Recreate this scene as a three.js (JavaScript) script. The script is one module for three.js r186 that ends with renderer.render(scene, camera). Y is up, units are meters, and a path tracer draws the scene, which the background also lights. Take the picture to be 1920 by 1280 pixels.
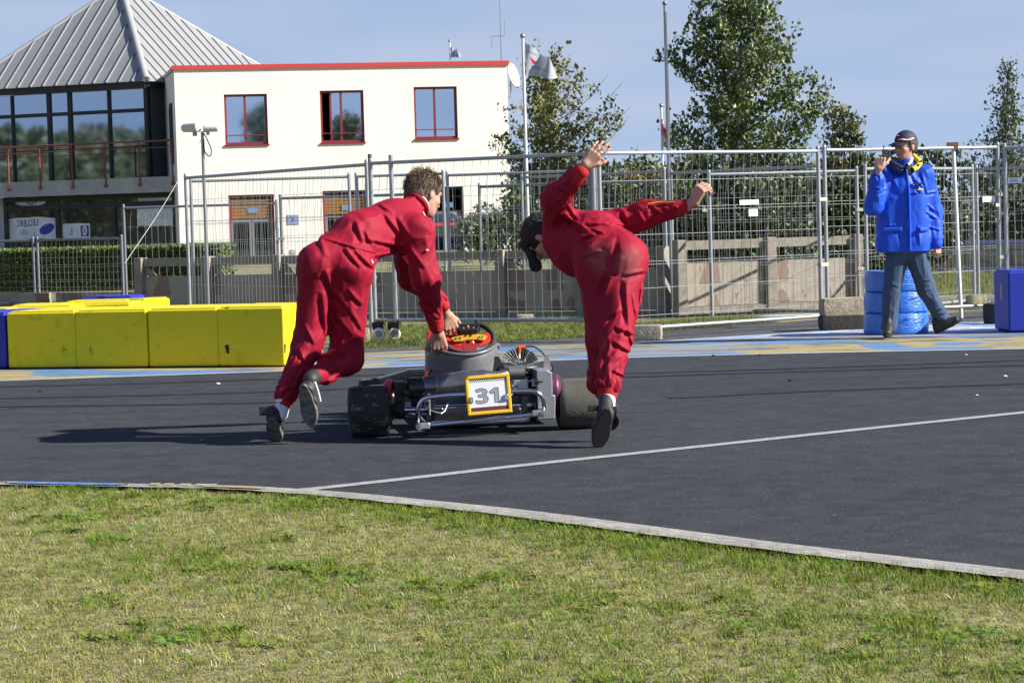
import * as THREE from 'three';
import { mergeGeometries } from 'three/addons/utils/BufferGeometryUtils.js';
import { RoundedBoxGeometry } from 'three/addons/geometries/RoundedBoxGeometry.js';
import { FontLoader } from 'three/addons/loaders/FontLoader.js';
import { TextGeometry } from 'three/addons/geometries/TextGeometry.js';

// ---------- camera, sky, sun, exposure ----------
const scene = new THREE.Scene();
const FPX = 4500, EYE = 1.2, D2R = Math.PI / 180;
const camera = new THREE.PerspectiveCamera(2 * Math.atan(640 / FPX) / D2R, 1.5, 0.5, 2500);
camera.position.set(0, EYE, 0);
camera.rotation.order = 'YXZ';
camera.rotation.set(-Math.atan(235 / FPX), 0, -1.65 * D2R);
camera.updateMatrixWorld(true); camera.updateProjectionMatrix();
const renderer = new THREE.WebGLRenderer({ antialias: true });
renderer.toneMapping = THREE.LinearToneMapping;
renderer.toneMappingExposure = 2.0;
renderer.shadowMap.enabled = true;

// seeded random and noise
function rng(seed) { let a = seed >>> 0; return () => { a = (a + 0x6D2B79F5) | 0; let t = Math.imul(a ^ (a >>> 15), 1 | a); t = (t + Math.imul(t ^ (t >>> 7), 61 | t)) ^ t; return ((t ^ (t >>> 14)) >>> 0) / 4294967296; }; }
function hash3(x, y, z) { let h = Math.imul(x, 374761393) + Math.imul(y, 668265263) + Math.imul(z, 2147483647 ^ 1274126177); h = Math.imul(h ^ (h >>> 13), 1274126177); h ^= h >>> 16; return (h >>> 0) / 4294967296; }
const sm = (t) => t * t * (3 - 2 * t), lerp = (a, b, t) => a + (b - a) * t, clamp = (x, a = 0, b = 1) => x < a ? a : x > b ? b : x;
const step = (a, b, x) => sm(clamp((x - a) / (b - a)));
function vnoise(x, y, z, P = 0) {          // value noise, period P if set
  const X = Math.floor(x), Y = Math.floor(y), Z = Math.floor(z), u = sm(x - X), v = sm(y - Y), w = sm(z - Z); let x0 = X, x1 = X + 1, y0 = Y, y1 = Y + 1;
  if (P) { x0 = ((X % P) + P) % P; x1 = (x0 + 1) % P; y0 = ((Y % P) + P) % P; y1 = (y0 + 1) % P; }
  const a = hash3(x0, y0, Z), b = hash3(x1, y0, Z), c = hash3(x0, y1, Z), d = hash3(x1, y1, Z), p = a + (b - a) * u, q = c + (d - c) * u, lo = p + (q - p) * v; if (w === 0) return lo;
  const e = hash3(x0, y0, Z + 1), f = hash3(x1, y0, Z + 1), g = hash3(x0, y1, Z + 1), h = hash3(x1, y1, Z + 1), r = e + (f - e) * u, s = g + (h - g) * u, hi = r + (s - r) * v; return lo + (hi - lo) * w;
}
function fbm(x, y, z, oct = 4, P = 0) { let s = 0, a = 0.5, n = 0, f = 1; for (let i = 0; i < oct; i++) { s += a * vnoise(x * f, y * f, z + i * 7, P ? P * f : 0); n += a; a *= 0.5; f *= 2; } return s / n; }

// the sky: clear air with thin streaks of haze, paler towards the horizon
{
  const W = 1024, H = 512, data = new Float32Array(W * H * 4);
  for (let j = 0; j < H; j++) {
    const el = ((j + 0.5) / H - 0.5) * Math.PI, s = Math.sin(el);
    for (let i = 0; i < W; i++) {
      const az = (i / W) * Math.PI * 2, k = (j * W + i) * 4;
      const t = Math.pow(clamp(s), 0.72);
      let r = lerp(0.226, 0.020, t), g = lerp(0.296, 0.056, t), b = lerp(0.418, 0.165, t);
      const st = fbm(Math.cos(az) * 7 + s * 30 + 30, s * 190 + Math.sin(az) * 7 + 40, 3.5, 4), veil = step(0.40, 0.66, st) * step(0, 0.03, s) * step(0.6, 0.2, s);
      r = lerp(r, 0.262, veil * 0.75); g = lerp(g, 0.298, veil * 0.75); b = lerp(b, 0.382, veil * 0.75);
      if (s < 0) { r = 0.12; g = 0.13; b = 0.14; }
      data[k] = r; data[k + 1] = g; data[k + 2] = b; data[k + 3] = 1;
    }
  }
  const sky = new THREE.DataTexture(data, W, H, THREE.RGBAFormat, THREE.FloatType);
  sky.mapping = THREE.EquirectangularReflectionMapping; sky.magFilter = THREE.LinearFilter; sky.minFilter = THREE.LinearFilter; sky.wrapS = THREE.RepeatWrapping;
  sky.needsUpdate = true;
  scene.background = sky; scene.environment = sky;
}
const SUN_EL = 33 * D2R, SUN_AZ = 14 * D2R;      // from the right, a little behind the camera
const sunDir = new THREE.Vector3(Math.cos(SUN_EL) * Math.cos(SUN_AZ), Math.sin(SUN_EL), Math.cos(SUN_EL) * Math.sin(SUN_AZ));
const sun = new THREE.DirectionalLight(new THREE.Color().setRGB(1, 0.945, 0.85), 5);
sun.position.copy(sunDir).multiplyScalar(120).add(new THREE.Vector3(0, 0, -40)); sun.target.position.set(0, 0, -40);
sun.castShadow = true; sun.shadow.mapSize.set(4096, 4096);
Object.assign(sun.shadow.camera, { left: -60, right: 60, top: 60, bottom: -60, near: 1, far: 300 });
scene.add(sun, sun.target);

// ---------- helpers ----------
const V = (x, y, z) => new THREE.Vector3(x, y, z);
function px(p) { const q = p.clone().project(camera); return [(q.x + 1) * 960, (1 - q.y) * 640]; }
function rayOf(x, y) { return V((x - 960) / FPX, -(y - 640) / FPX, -1).applyQuaternion(camera.quaternion); }
function at(x, y, d) { const r = rayOf(x, y); return r.multiplyScalar(-d / r.z).add(camera.position); }          // a pixel's point on the plane d metres away
function ground(x, y, h = 0) { const r = rayOf(x, y); return r.multiplyScalar((h - EYE) / r.y).add(camera.position); }   // a pixel's point on the ground
function foot(x, d, h = 0) { let X = (x - 960) / FPX * d; for (let i = 0; i < 6; i++) X += (x - px(V(X, h, -d))[0]) / FPX * d; return V(X, h, -d); }  // ground point d away in the column x
const used = {};
function numbered(n) { const k = used[n] = (used[n] ?? -1) + 1; return k ? n + '_' + String(k).padStart(3, '0') : n; }
function tag(o, label, category, group, kind) { if (label) o.userData.label = label; if (category) o.userData.category = category; if (group) o.userData.group = group; if (kind) o.userData.kind = kind; return o; }
function thing(name, label, category, pos = V(0, 0, 0), turn = 0, group) { const o = new THREE.Group(); o.name = numbered(name); o.position.copy(pos); o.rotation.y = turn; scene.add(o); return tag(o, label, category, group); }
function part(name, geo, mat, parent) { const m = new THREE.Mesh(Array.isArray(geo) ? join(geo) : geo, mat); m.name = parent === scene ? numbered(name) : name; m.castShadow = m.receiveShadow = true; parent.add(m); return m; }
function solo(name, geo, mat, label, category, group, kind) { return tag(part(name, geo, mat, scene), label, category, group, kind); }
function struct(name, geo, mat, label) { const m = part(name, geo, mat, scene); m.userData.kind = 'structure'; if (label) m.userData.label = label; return m; }
function join(list) {
  return mergeGeometries(list.map((g) => { const q = g.index ? g.toNonIndexed() : g; for (const k of Object.keys(q.attributes)) if (!['position', 'normal', 'uv'].includes(k)) q.deleteAttribute(k);
    if (!q.attributes.uv) q.setAttribute('uv', new THREE.BufferAttribute(new Float32Array(q.attributes.position.count * 2), 2)); if (!q.attributes.normal) q.computeVertexNormals(); return q; }));
}
function boxUV(g) { const p = g.attributes.position, n = g.attributes.normal, u = new Float32Array(p.count * 2);     // uv in metres by the face's main direction
  for (let i = 0; i < p.count; i++) { const a = Math.abs(n.getX(i)), b = Math.abs(n.getY(i)), c = Math.abs(n.getZ(i));
    if (b >= a && b >= c) { u[2 * i] = p.getX(i); u[2 * i + 1] = p.getZ(i); } else if (a >= c) { u[2 * i] = p.getZ(i); u[2 * i + 1] = p.getY(i); } else { u[2 * i] = p.getX(i); u[2 * i + 1] = p.getY(i); } }
  g.setAttribute('uv', new THREE.BufferAttribute(u, 2)); return g; }
function box(w, h, d, x = 0, y = 0, z = 0, ry = 0, rx = 0, rz = 0) { const g = boxUV(new THREE.BoxGeometry(w, h, d)); if (rz) g.rotateZ(rz); if (rx) g.rotateX(rx); if (ry) g.rotateY(ry); return g.translate(x, y, z); }
function rbox(w, h, d, r, x = 0, y = 0, z = 0, ry = 0, seg = 2) { const g = boxUV(new RoundedBoxGeometry(w, h, d, seg, r)); if (ry) g.rotateY(ry); return g.translate(x, y, z); }
function rod(a, b, r, r2 = r, n = 8, open = false) { const d = b.clone().sub(a), L = d.length(); return new THREE.CylinderGeometry(r2, r, L, n, 1, open).translate(0, L / 2, 0).applyQuaternion(new THREE.Quaternion().setFromUnitVectors(V(0, 1, 0), d.normalize())).translate(a.x, a.y, a.z); }
function tube(pts, r, seg = 24, n = 8, closed = false) { return new THREE.TubeGeometry(new THREE.CatmullRomCurve3(pts, closed, 'centripetal'), seg, r, n, closed); }
function lathe(pts, n = 32) { return new THREE.LatheGeometry(pts.map(([r, y]) => new THREE.Vector2(r, y)), n); }
function extr(pts, depth, bevel = 0) { const s = new THREE.Shape(pts.map(([x, y]) => new THREE.Vector2(x, y))); return new THREE.ExtrudeGeometry(s, { depth, bevelEnabled: bevel > 0, bevelThickness: bevel, bevelSize: bevel, bevelSegments: 2, steps: 1 }); }
function polySheet(pts, y = 0) {      // flat sheet from ground points [x, z], uv in metres
  const c = pts.map(([x, z]) => new THREE.Vector2(x, z)), f = THREE.ShapeUtils.triangulateShape(c, []), p = [], u = [];
  for (const t of f) { const [a, b, d] = t.map((i) => c[i]), cr = (b.x - a.x) * (d.y - a.y) - (b.y - a.y) * (d.x - a.x); for (const q of cr > 0 ? [a, d, b] : [a, b, d]) { p.push(q.x, y, q.y); u.push(q.x, q.y); } }
  const g = new THREE.BufferGeometry(); g.setAttribute('position', new THREE.Float32BufferAttribute(p, 3)); g.setAttribute('uv', new THREE.Float32BufferAttribute(u, 2)); g.computeVertexNormals(); return g;
}
function ribbon(A, B, yA, yB = yA, vLen = 1) {    // strip between two lines of ground points, u along in metres, v across
  const p = [], u = [], idx = []; let s = 0;
  for (let i = 0; i < A.length; i++) { if (i) s += A[i].distanceTo(A[i - 1]); p.push(A[i].x, yA, A[i].z, B[i].x, yB, B[i].z); u.push(s, 0, s, vLen < 0 ? A[i].distanceTo(B[i]) : vLen); if (i) { const k = 2 * i; idx.push(k - 2, k, k - 1, k - 1, k, k + 1); } }
  const g = new THREE.BufferGeometry(); g.setAttribute('position', new THREE.Float32BufferAttribute(p, 3)); g.setAttribute('uv', new THREE.Float32BufferAttribute(u, 2)); g.setIndex(idx); g.computeVertexNormals();
  if (g.attributes.normal.getY(0) < 0) { g.setIndex(idx.map((_, i) => idx[i - (i % 3) + [0, 2, 1][i % 3]])); g.computeVertexNormals(); } return g;
}
function tex(w, h, fn, srgb = true, rep = [1, 1]) {      // fn(u, v, i, j) gives 0..1 sRGB colour, or linear data
  const d = new Uint8Array(w * h * 4);
  for (let j = 0; j < h; j++) for (let i = 0; i < w; i++) { const c = fn(i / w, j / h, i, j), k = (j * w + i) * 4; d[k] = clamp(c[0]) * 255; d[k + 1] = clamp(c[1] ?? c[0]) * 255; d[k + 2] = clamp(c[2] ?? c[0]) * 255; d[k + 3] = (c[3] ?? 1) * 255; }
  const t = new THREE.DataTexture(d, w, h); t.wrapS = t.wrapT = THREE.RepeatWrapping; t.magFilter = THREE.LinearFilter; t.minFilter = THREE.LinearMipmapLinearFilter; t.generateMipmaps = true;
  if (srgb) t.colorSpace = THREE.SRGBColorSpace; t.repeat.set(...rep); t.needsUpdate = true; return t;
}
const s2 = (x) => Math.pow(clamp(x), 1 / 2.2);
const lin = (r, g, b) => new THREE.Color().setRGB(r, g, b);
const std = (c, rough = 0.7, metal = 0, extra = {}) => new THREE.MeshStandardMaterial({ color: Array.isArray(c) ? lin(...c) : c, roughness: rough, metalness: metal, ...extra });
// map of a base linear colour with layered variation; size metres per tile
function grain(c, size, { res = 512, fine = 0.25, coarse = 0.25, per = 8, seed = 1, tint = null, rough = 0.85, bump = 0.002, extra = {} } = {}) {
  const hgt = new Float32Array(res * res);
  const map = tex(res, res, (u, v, i, j) => { const f = hash3(i, j, seed), m = fbm(u * per * 4, v * per * 4, seed, 3, per * 4), l = fbm(u * per / 2, v * per / 2, seed + 5, 4, per / 2); hgt[j * res + i] = f * 0.4 + m * 0.6;
    const k = 1 + (f - 0.5) * fine * 2 + (m - 0.5) * fine * 2 + (l - 0.5) * coarse * 2; const t = tint ? step(0.45, 0.7, l) : 0; return [0, 1, 2].map((q) => s2((tint ? lerp(c[q], tint[q], t) : c[q]) * k)); }, true, [1 / size, 1 / size]);
  const bm = tex(res, res, (u, v, i, j) => [hgt[j * res + i]], false, [1 / size, 1 / size]);
  return new THREE.MeshStandardMaterial({ map, bumpMap: bm, bumpScale: bump, roughness: rough, ...extra });
}
const canvasTex = (w, h, draw) => { const c = document.createElement('canvas'); c.width = w; c.height = h; draw(c.getContext('2d'), w, h); const t = new THREE.CanvasTexture(c); t.colorSpace = THREE.SRGBColorSpace; t.anisotropy = 4; return t; };

// ---------- ground, track, markings ----------
const inner = [[-900, 893], [-300, 900], [0, 908], [150, 911], [300, 914], [450, 917], [560, 923], [680, 932], [800, 944], [1000, 965], [1200, 991], [1500, 1030], [1700, 1053], [1860, 1071], [2100, 1099], [2600, 1160]].map(([x, y]) => ground(x, y));
function alongCurve(list, n) { const c = new THREE.CatmullRomCurve3(list, false, 'centripetal'); return c.getSpacedPoints(n); }
const edgeTrack = alongCurve(inner, 120);
function offset(line, w) { return line.map((p, i) => { const t = line[Math.min(i + 1, line.length - 1)].clone().sub(line[Math.max(i - 1, 0)]).normalize(); return V(p.x - t.z * w, 0, p.z + t.x * w); }); }
const edgeGrass = offset(edgeTrack, 0.225);
function zEdge(x, line = edgeGrass) { for (let i = 1; i < line.length; i++) if (line[i].x >= x) { const a = line[i - 1], b = line[i]; return lerp(a.z, b.z, (x - a.x) / (b.x - a.x)); } return line[line.length - 1].z; }

const dirt = grain([0.13, 0.145, 0.055], 3, { fine: 0.5, coarse: 0.35, tint: [0.22, 0.19, 0.09], rough: 0.95, bump: 0.02, seed: 3 });
{ // terrain: one sheet to the horizon, falling away a metre beyond the fences on the right
  const xs = [-900, -400, -200, -120, -80, -60, -40, -30, -20, -14, -8, -4, 0, 2, 4, 6, 8, 12, 20, 30, 40, 60, 100, 200, 400, 900], zs = [200, 60, 20, 0, -10, -20, -26, -30, -34, -38, -41, -43, -46, -50, -60, -70, -80, -100, -140, -200, -320, -600, -1200];
  const g = new THREE.PlaneGeometry(1, 1, xs.length - 1, zs.length - 1), p = g.attributes.position, u = g.attributes.uv;
  for (let j = 0; j < zs.length; j++) for (let i = 0; i < xs.length; i++) { const k = j * xs.length + i, drop = step(1.5, 4, xs[i]) * step(-42, -48, zs[j]); p.setXYZ(k, xs[i], -0.03 - drop * 1.05, zs[j]); u.setXY(k, xs[i], zs[j]); }
  g.computeVertexNormals(); struct('ground', g, dirt);
}
const asphaltTex = (c, seed, res = 1536) => tex(res, res, (u, v, i, j) => { const f = hash3(i >> 1, j >> 1, seed), g = hash3(i, j, seed + 9), m = fbm(u * 64, v * 64, seed, 2, 64), l = fbm(u * 4, v * 4, seed + 2, 4, 4); const st = fbm(u * 2, v * 20, seed + 3, 3, 2), sp = f > 0.9985 ? 4.5 : f > 0.985 ? 1.9 : f > 0.93 ? 1.25 : 1; const k = (0.8 + (g - 0.5) * 0.5 + (m - 0.5) * 0.5 + (l - 0.5) * 0.28 + (st - 0.5) * 0.30 + 0.2) * sp; return c.map((q) => s2(q * k)); }, true, [1 / 6, 1 / 6]);
const asphBump = tex(512, 512, (u, v, i, j) => [hash3(i, j, 77) * 0.6 + vnoise(u * 128, v * 128, 3, 128) * 0.4], false, [1 / 1.5, 1 / 1.5]);
const trackMat = new THREE.MeshPhysicalMaterial({ map: asphaltTex([0.038, 0.0415, 0.049], 5), bumpMap: asphBump, bumpScale: 0.004, roughness: 1, specularIntensity: 0.2 });
const apronMat = new THREE.MeshPhysicalMaterial({ specularIntensity: 0.25,  map: asphaltTex([0.074, 0.076, 0.080], 6, 512), bumpMap: asphBump, bumpScale: 0.003, roughness: 0.9 });
const farLine = [[-900, 744], [-300, 725], [0, 715], [250, 706.5], [525, 697], [860, 684], [1200, 671], [1560, 662], [1920, 655], [2400, 646], [2900, 638]].map(([x, y]) => ground(x, y));
const farEdge = alongCurve(farLine, 60), farIn = offset(farEdge, 0.13);
{ // racing surface and the paler apron behind it, one sheet each
  const a = edgeTrack.map((p) => [p.x, p.z + 0.3]), b = farEdge.map((p) => [p.x, p.z]).reverse();
  struct('asphalt_track', polySheet([...a, ...b], 0), trackMat);
  const back = [[-900, 640], [100, 640], [640, 655], [700, 652], [900, 641], [1100, 631], [1250, 618], [1440, 604], [1560, 597], [1700, 592], [1810, 583], [1950, 578], [2500, 570]].map(([x, y]) => ground(x, y));
  struct('asphalt_apron', polySheet([...farEdge.map((p) => [p.x, p.z + 0.02]), ...back.map((p) => [p.x, p.z]).reverse()], -0.006), apronMat);
}
const wornWhite = (seed, keep = 0.9) => new THREE.MeshStandardMaterial({ map: tex(512, 128, (u, v, i, j) => { const n = fbm(u * 64, v * 16, seed, 3, 64), h = hash3(i, j, seed), w = n * 0.75 + h * 0.25 < keep ? 1 : 0.25; const k = w * (0.85 + 0.3 * h); return [s2(0.34 * k), s2(0.34 * k), s2(0.355 * k)]; }, true, [1 / 2, 1]), roughness: 0.8 });
struct('white_track_line', ribbon(alongCurve([[500, 922.5], [560, 917.5], [750, 897], [960, 873], [1300, 837], [1620, 803], [1920, 772], [2500, 712]].map(([x, y]) => ground(x, y)), 40), offset(alongCurve([[500, 922.5], [560, 917.5], [750, 897], [960, 873], [1300, 837], [1620, 803], [1920, 772], [2500, 712]].map(([x, y]) => ground(x, y)), 40), 0.095), 0.004), wornWhite(4, 0.66));
struct('white_edge_line', ribbon(farEdge, offset(farEdge, -0.12), 0.004), wornWhite(8, 0.72));
// faint rubber left by tyres on the far side of the track
{
  const rub = new THREE.MeshPhysicalMaterial({ map: tex(1024, 64, (u, v, i, j) => { const h = hash3(i, j, 44), n = fbm(u * 60, v * 3, 12, 4, 60), e = Math.sin(v * Math.PI), on = n * 0.7 + h * 0.35 < 0.42 + 0.2 * e; const k = 0.8 + 0.4 * h; return (on ? [0.024, 0.026, 0.030] : [0.038, 0.0415, 0.049]).map((q) => s2(q * k)); }, true, [1 / 8, 1]), roughness: 1, specularIntensity: 0.2 });
  for (const [list, w] of [[[[-100, 748], [500, 733], [1100, 708], [1600, 692], [2100, 678]], 0.16], [[[-100, 762], [300, 757], [520, 753]], 0.13], [[[1250, 745], [1500, 733], [1800, 722], [2100, 712]], 0.13], [[[-100, 727], [400, 714], [900, 694]], 0.12], [[[1150, 700], [1500, 690], [2100, 668]], 0.10]]) { const c = alongCurve(list.map(([x, y]) => ground(x, y)), 30); struct('tyre_mark', ribbon(c, offset(c, w), 0.004), rub); }
}
// concrete edge strip, rough and chipped, a finger's width above the track
const concrete = grain([0.31, 0.30, 0.275], 1.2, { fine: 0.35, coarse: 0.3, tint: [0.23, 0.215, 0.175], rough: 0.9, bump: 0.006, seed: 11 });
{
  const r = rng(5), jag = edgeGrass.map((p) => V(p.x, 0, p.z + (r() - 0.5) * 0.03));
  const w = edgeTrack.map((p) => V(p.x, 0, p.z + 0.012)), g = ribbon(w, jag, 0.018, 0.03, -1), lip = ribbon(edgeTrack, w, 0, 0.018, -1);
  struct('concrete_edge_strip', [g, lip], concrete);
  // painted part of the edge strip at the left end: scalloped blue, then ochre with pale yellow dashes
  const blue = grain([0.055, 0.17, 0.45], 1, { res: 128, fine: 0.2, coarse: 0.3, rough: 0.6, bump: 0.003, seed: 2, tint: [0.09, 0.22, 0.46] }), ochre = grain([0.36, 0.27, 0.10], 1, { res: 128, fine: 0.25, coarse: 0.35, tint: [0.27, 0.23, 0.15], rough: 0.7, bump: 0.004, seed: 9 }), pale = std([0.52, 0.44, 0.14], 0.7);
  function kerbPaint(name, x0, x1, w0, w1, m, y, wave) {
    const n = 40, line = (k) => Array.from({ length: n + 1 }, (_, i) => { const x = lerp(x0, x1, i / n), py = zAtPx(x); return py; }), c = line(), A = [], B = [];
    c.forEach((p, i) => { const t = i / n, e = Math.min(1, Math.min(t, 1 - t) * 9), a = w0 + wave * Math.abs(Math.sin(t * 16)), m0 = (a + w1) / 2; A.push(V(p.x, 0, p.z + lerp(m0, a, e))); B.push(V(p.x, 0, p.z + lerp(m0, w1, e))); });
    struct(name, ribbon(A, B, y + w0 * 0.045, y + w1 * 0.045, -1), m);
  }
  function zAtPx(x) { let best = edgeTrack[0], bd = 1e9; for (let i = 1; i < edgeTrack.length; i++) { const p = px(edgeTrack[i - 1])[0], q = px(edgeTrack[i])[0]; if (p <= x && q >= x) return edgeTrack[i - 1].clone().lerp(edgeTrack[i], (x - p) / (q - p)); if (Math.abs(q - x) < bd) { bd = Math.abs(q - x); best = edgeTrack[i]; } } return best.clone(); }
  kerbPaint('yellow_kerb_paint', -330, 18, 0.07, 0.215, ochre, 0.0235, 0.01); kerbPaint('blue_kerb_paint', 20, 250, 0.07, 0.222, blue, 0.0235, 0.03); kerbPaint('yellow_kerb_paint', 385, 505, 0.12, 0.222, ochre, 0.0235, 0.02);
  for (const [p, q] of [[288, 308], [314, 334], [342, 366], [370, 416]]) kerbPaint('yellow_kerb_dash', p, q, 0.09, 0.135, pale, 0.0275, 0);
}
// weathered paint on the far verge: blue and yellow tongues
function paintTex(seed, fn) { return tex(1024, 256, (u, v, i, j) => { const h = hash3(i, j, seed), wear = fbm(u * 96, v * 24, seed, 4, 96), [c, k] = fn(u, v); const on = wear * 0.8 + h * 0.2 < k; const s = 0.85 + 0.3 * h; return (on ? c : [0.08, 0.082, 0.085]).map((q) => s2(q * s)); }, true, [1, 1]); }
{
  const pBlue = [0.09, 0.20, 0.38], pYel = [0.33, 0.27, 0.115], pGrey = [0.22, 0.235, 0.245];
  const t = paintTex(21, (u, v) => { const a = fbm(u * 48, v * 3.0, 3, 3, 48), b = fbm(u * 20, v * 5, 8, 2, 20); const ph = Math.sin((u * 46 + v * 1.7 + a * 2.2) * Math.PI); return [b > 0.66 ? pGrey : ph + (a - 0.5) * 2.4 > 0 ? pBlue : pYel, 0.66 - 0.10 * v]; });
  const A = farEdge, B = farEdge.map((p, i) => { const q = px(p), wpx = lerp(24, 32, clamp(q[0] / 1920)); const g = ground(q[0] - 60, q[1] - wpx); return g; });
  const g = ribbon(A, B, 0.000, 0.000, 0.98), u = g.attributes.uv; for (let i = 0; i < u.count; i++) u.setX(i, u.getX(i) / 46);
  struct('painted_verge', g, new THREE.MeshStandardMaterial({ map: t, roughness: 0.75 }));
  // white and blue striped ground on the right
  const st = paintTex(25, (u, v) => { const n = fbm(u * 16, v * 8, 4, 3, 16), s = Math.sin((v * 4.2 + u * 1.5 + (n - 0.5) * 0.8) * Math.PI * 2); return [s > 0.15 ? [0.09, 0.23, 0.50] : [0.50, 0.51, 0.53], 0.70]; });
  const lo = [[1235, 640], [1350, 638], [1500, 634], [1700, 629], [1920, 624], [2300, 616]].map(([x, y]) => ground(x, y)), hi = [[1240, 638.5], [1350, 631], [1500, 622], [1700, 608], [1920, 598], [2300, 590]].map(([x, y]) => ground(x, y));
  const gs = ribbon(lo, hi, -0.002, -0.002, 1), uu = gs.attributes.uv; for (let i = 0; i < uu.count; i++) uu.setX(i, uu.getX(i) / 9);
  struct('striped_paving', gs, new THREE.MeshStandardMaterial({ map: st, roughness: 0.7 }));
}
// ---------- the foreground lawn ----------
const patch = (x, z) => fbm(x * 1.1 + 40, z * 0.9 + 40, 1.5, 4), tuft = (x, z) => fbm(x * 4.5 + 10, z * 4.5 + 90, 7.5, 3);
function greenAt(x, z) { const e = zEdge(x), near = step(0.95, 0.1, z - e) * step(-1.9, 0.2, x); return clamp(step(0.45, 0.66, patch(x, z)) * 0.55 + step(0.56, 0.72, tuft(x, z)) * 0.75 + near * 1.2 - step(0.6, 0.42, patch(x + 9, z)) * 0.15); }
{
  const inner2 = edgeGrass.map((p) => [p.x, p.z - 0.03]), last = inner2[inner2.length - 1], first = inner2[0];
  const lawn = grain([0.22, 0.195, 0.085], 1.6, { fine: 0.45, coarse: 0.3, tint: [0.14, 0.145, 0.05], rough: 0.95, bump: 0.015, seed: 31, per: 16 });
  struct('lawn_soil', polySheet([...inner2, [last[0], 12], [first[0], 12]], 0.012), lawn);
  // grass: instanced clumps of bent blades
  const r = rng(77), bl = [], N = 7;
  for (let i = 0; i < N; i++) {
    const a = r() * 6.283, lean = 0.25 + r() * 0.95, h = 0.55 + r() * 0.45, w = 0.045 + r() * 0.03, ox = (r() - 0.5) * 0.8, oz = (r() - 0.5) * 0.8, ca = Math.cos(a), sa = Math.sin(a), P = [];
    for (let k = 0; k <= 2; k++) { const t = k / 2, q = lean * t * t, y = h * (t - 0.22 * t * t * lean), ww = w * (1 - 0.85 * t); P.push([ox + ca * q - sa * ww, y, oz + sa * q + ca * ww], [ox + ca * q + sa * ww, y, oz + sa * q - ca * ww]); }
    for (const [i0, i1, i2] of [[0, 1, 2], [1, 3, 2], [2, 3, 4], [3, 5, 4]]) bl.push(...P[i0], ...P[i1], ...P[i2]);
  }
  const g = new THREE.BufferGeometry(); g.setAttribute('position', new THREE.Float32BufferAttribute(bl, 3)); g.computeVertexNormals();
  const mat = new THREE.MeshPhysicalMaterial({ color: 0xffffff, roughness: 0.75, transmission: 0.25, thickness: 0, specularIntensity: 0.35, side: THREE.DoubleSide });
  const spots = []; let n = 0;
  while (n < 165000) { const x = (r() - 0.5) * 8.4, z = -5 - r() * 9; n++; const e = zEdge(x); if (z < e - 0.035 + (r() - 0.5) * 0.05) continue; if (Math.abs(x) > 1.2 + Math.abs(z) * 0.27) continue; spots.push([x, z]); }
  const im = new THREE.InstancedMesh(g, mat, spots.length), m4 = new THREE.Matrix4(), q = new THREE.Quaternion(), c = new THREE.Color();
  spots.forEach(([x, z], i) => {
    const gr = greenAt(x, z), k = r(), green = k < gr * 0.85 + 0.10, tall = green ? lerp(0.022, 0.046, gr * r() + 0.1) : 0.014 + 0.018 * r() * r() + (r() < 0.012 ? 0.03 : 0);
    q.setFromEuler(new THREE.Euler((r() - 0.5) * 0.5, r() * 6.28, (r() - 0.5) * 0.5)); const wd = 0.022 + 0.016 * r();
    m4.compose(V(x, 0.008, z), q, V(wd, tall, wd)); im.setMatrixAt(i, m4);
    const b = 0.75 + 0.5 * r(); if (green) c.setRGB(lerp(0.11, 0.22, r()) * b, lerp(0.185, 0.27, r()) * b, 0.025 * b); else { const t = r(); c.setRGB(lerp(0.27, 0.37, t) * b, lerp(0.28, 0.35, t) * b, lerp(0.07, 0.125, t) * b); if (r() < 0.02) c.setRGB(0.66, 0.62, 0.46); }
    im.setColorAt(i, c);
  });
  im.name = 'grass_blades'; tag(im, 'short half-dry grass of the foreground lawn', 'grass', null, 'stuff'); im.castShadow = im.receiveShadow = true; scene.add(im);
  // broad weed leaves lying in the turf
  const wl = []; const rr = rng(4);
  for (let i = 0; i < 5; i++) { const a = i * 1.257 + rr(), L = 1, ca = Math.cos(a), sa = Math.sin(a), w = 0.2; const P = [[0, 0.05, 0], [ca * 0.5 - sa * w, 0.3, sa * 0.5 + ca * w], [ca * 0.5 + sa * w, 0.3, sa * 0.5 - ca * w], [ca * L, 0.18, sa * L]]; for (const t of [[0, 2, 1], [1, 2, 3]]) for (const k of t) wl.push(...P[k]); }
  const wg = new THREE.BufferGeometry(); wg.setAttribute('position', new THREE.Float32BufferAttribute(wl, 3)); wg.computeVertexNormals();
  const ws = []; let tries = 0; while (ws.length < 900 && tries++ < 60000) { const x = (rr() - 0.5) * 7, z = -5 - rr() * 7; if (z < zEdge(x) + 0.02 || tuft(x, z) < 0.585) continue; ws.push([x, z]); }
  const wi = new THREE.InstancedMesh(wg, mat, ws.length);
  ws.forEach(([x, z], i) => { const s = 0.02 + rr() * 0.028; q.setFromEuler(new THREE.Euler((rr() - 0.5) * 0.6, rr() * 6.28, 0)); m4.compose(V(x, 0.016, z), q, V(s, s, s)); wi.setMatrixAt(i, m4); c.setRGB(0.10 + 0.07 * rr(), 0.165 + 0.07 * rr(), 0.022); wi.setColorAt(i, c); });
  wi.name = 'weed_leaves'; tag(wi, 'low green weeds tufted through the dry lawn', 'weeds', null, 'stuff'); wi.castShadow = true; scene.add(wi);
  // verge grass behind the gate and beyond the fence
  const vs = []; const rv = rng(9); const B = [[672, 652], [900, 641], [1100, 631], [1250, 618], [1440, 604]].map(([x, y]) => ground(x, y));
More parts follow.
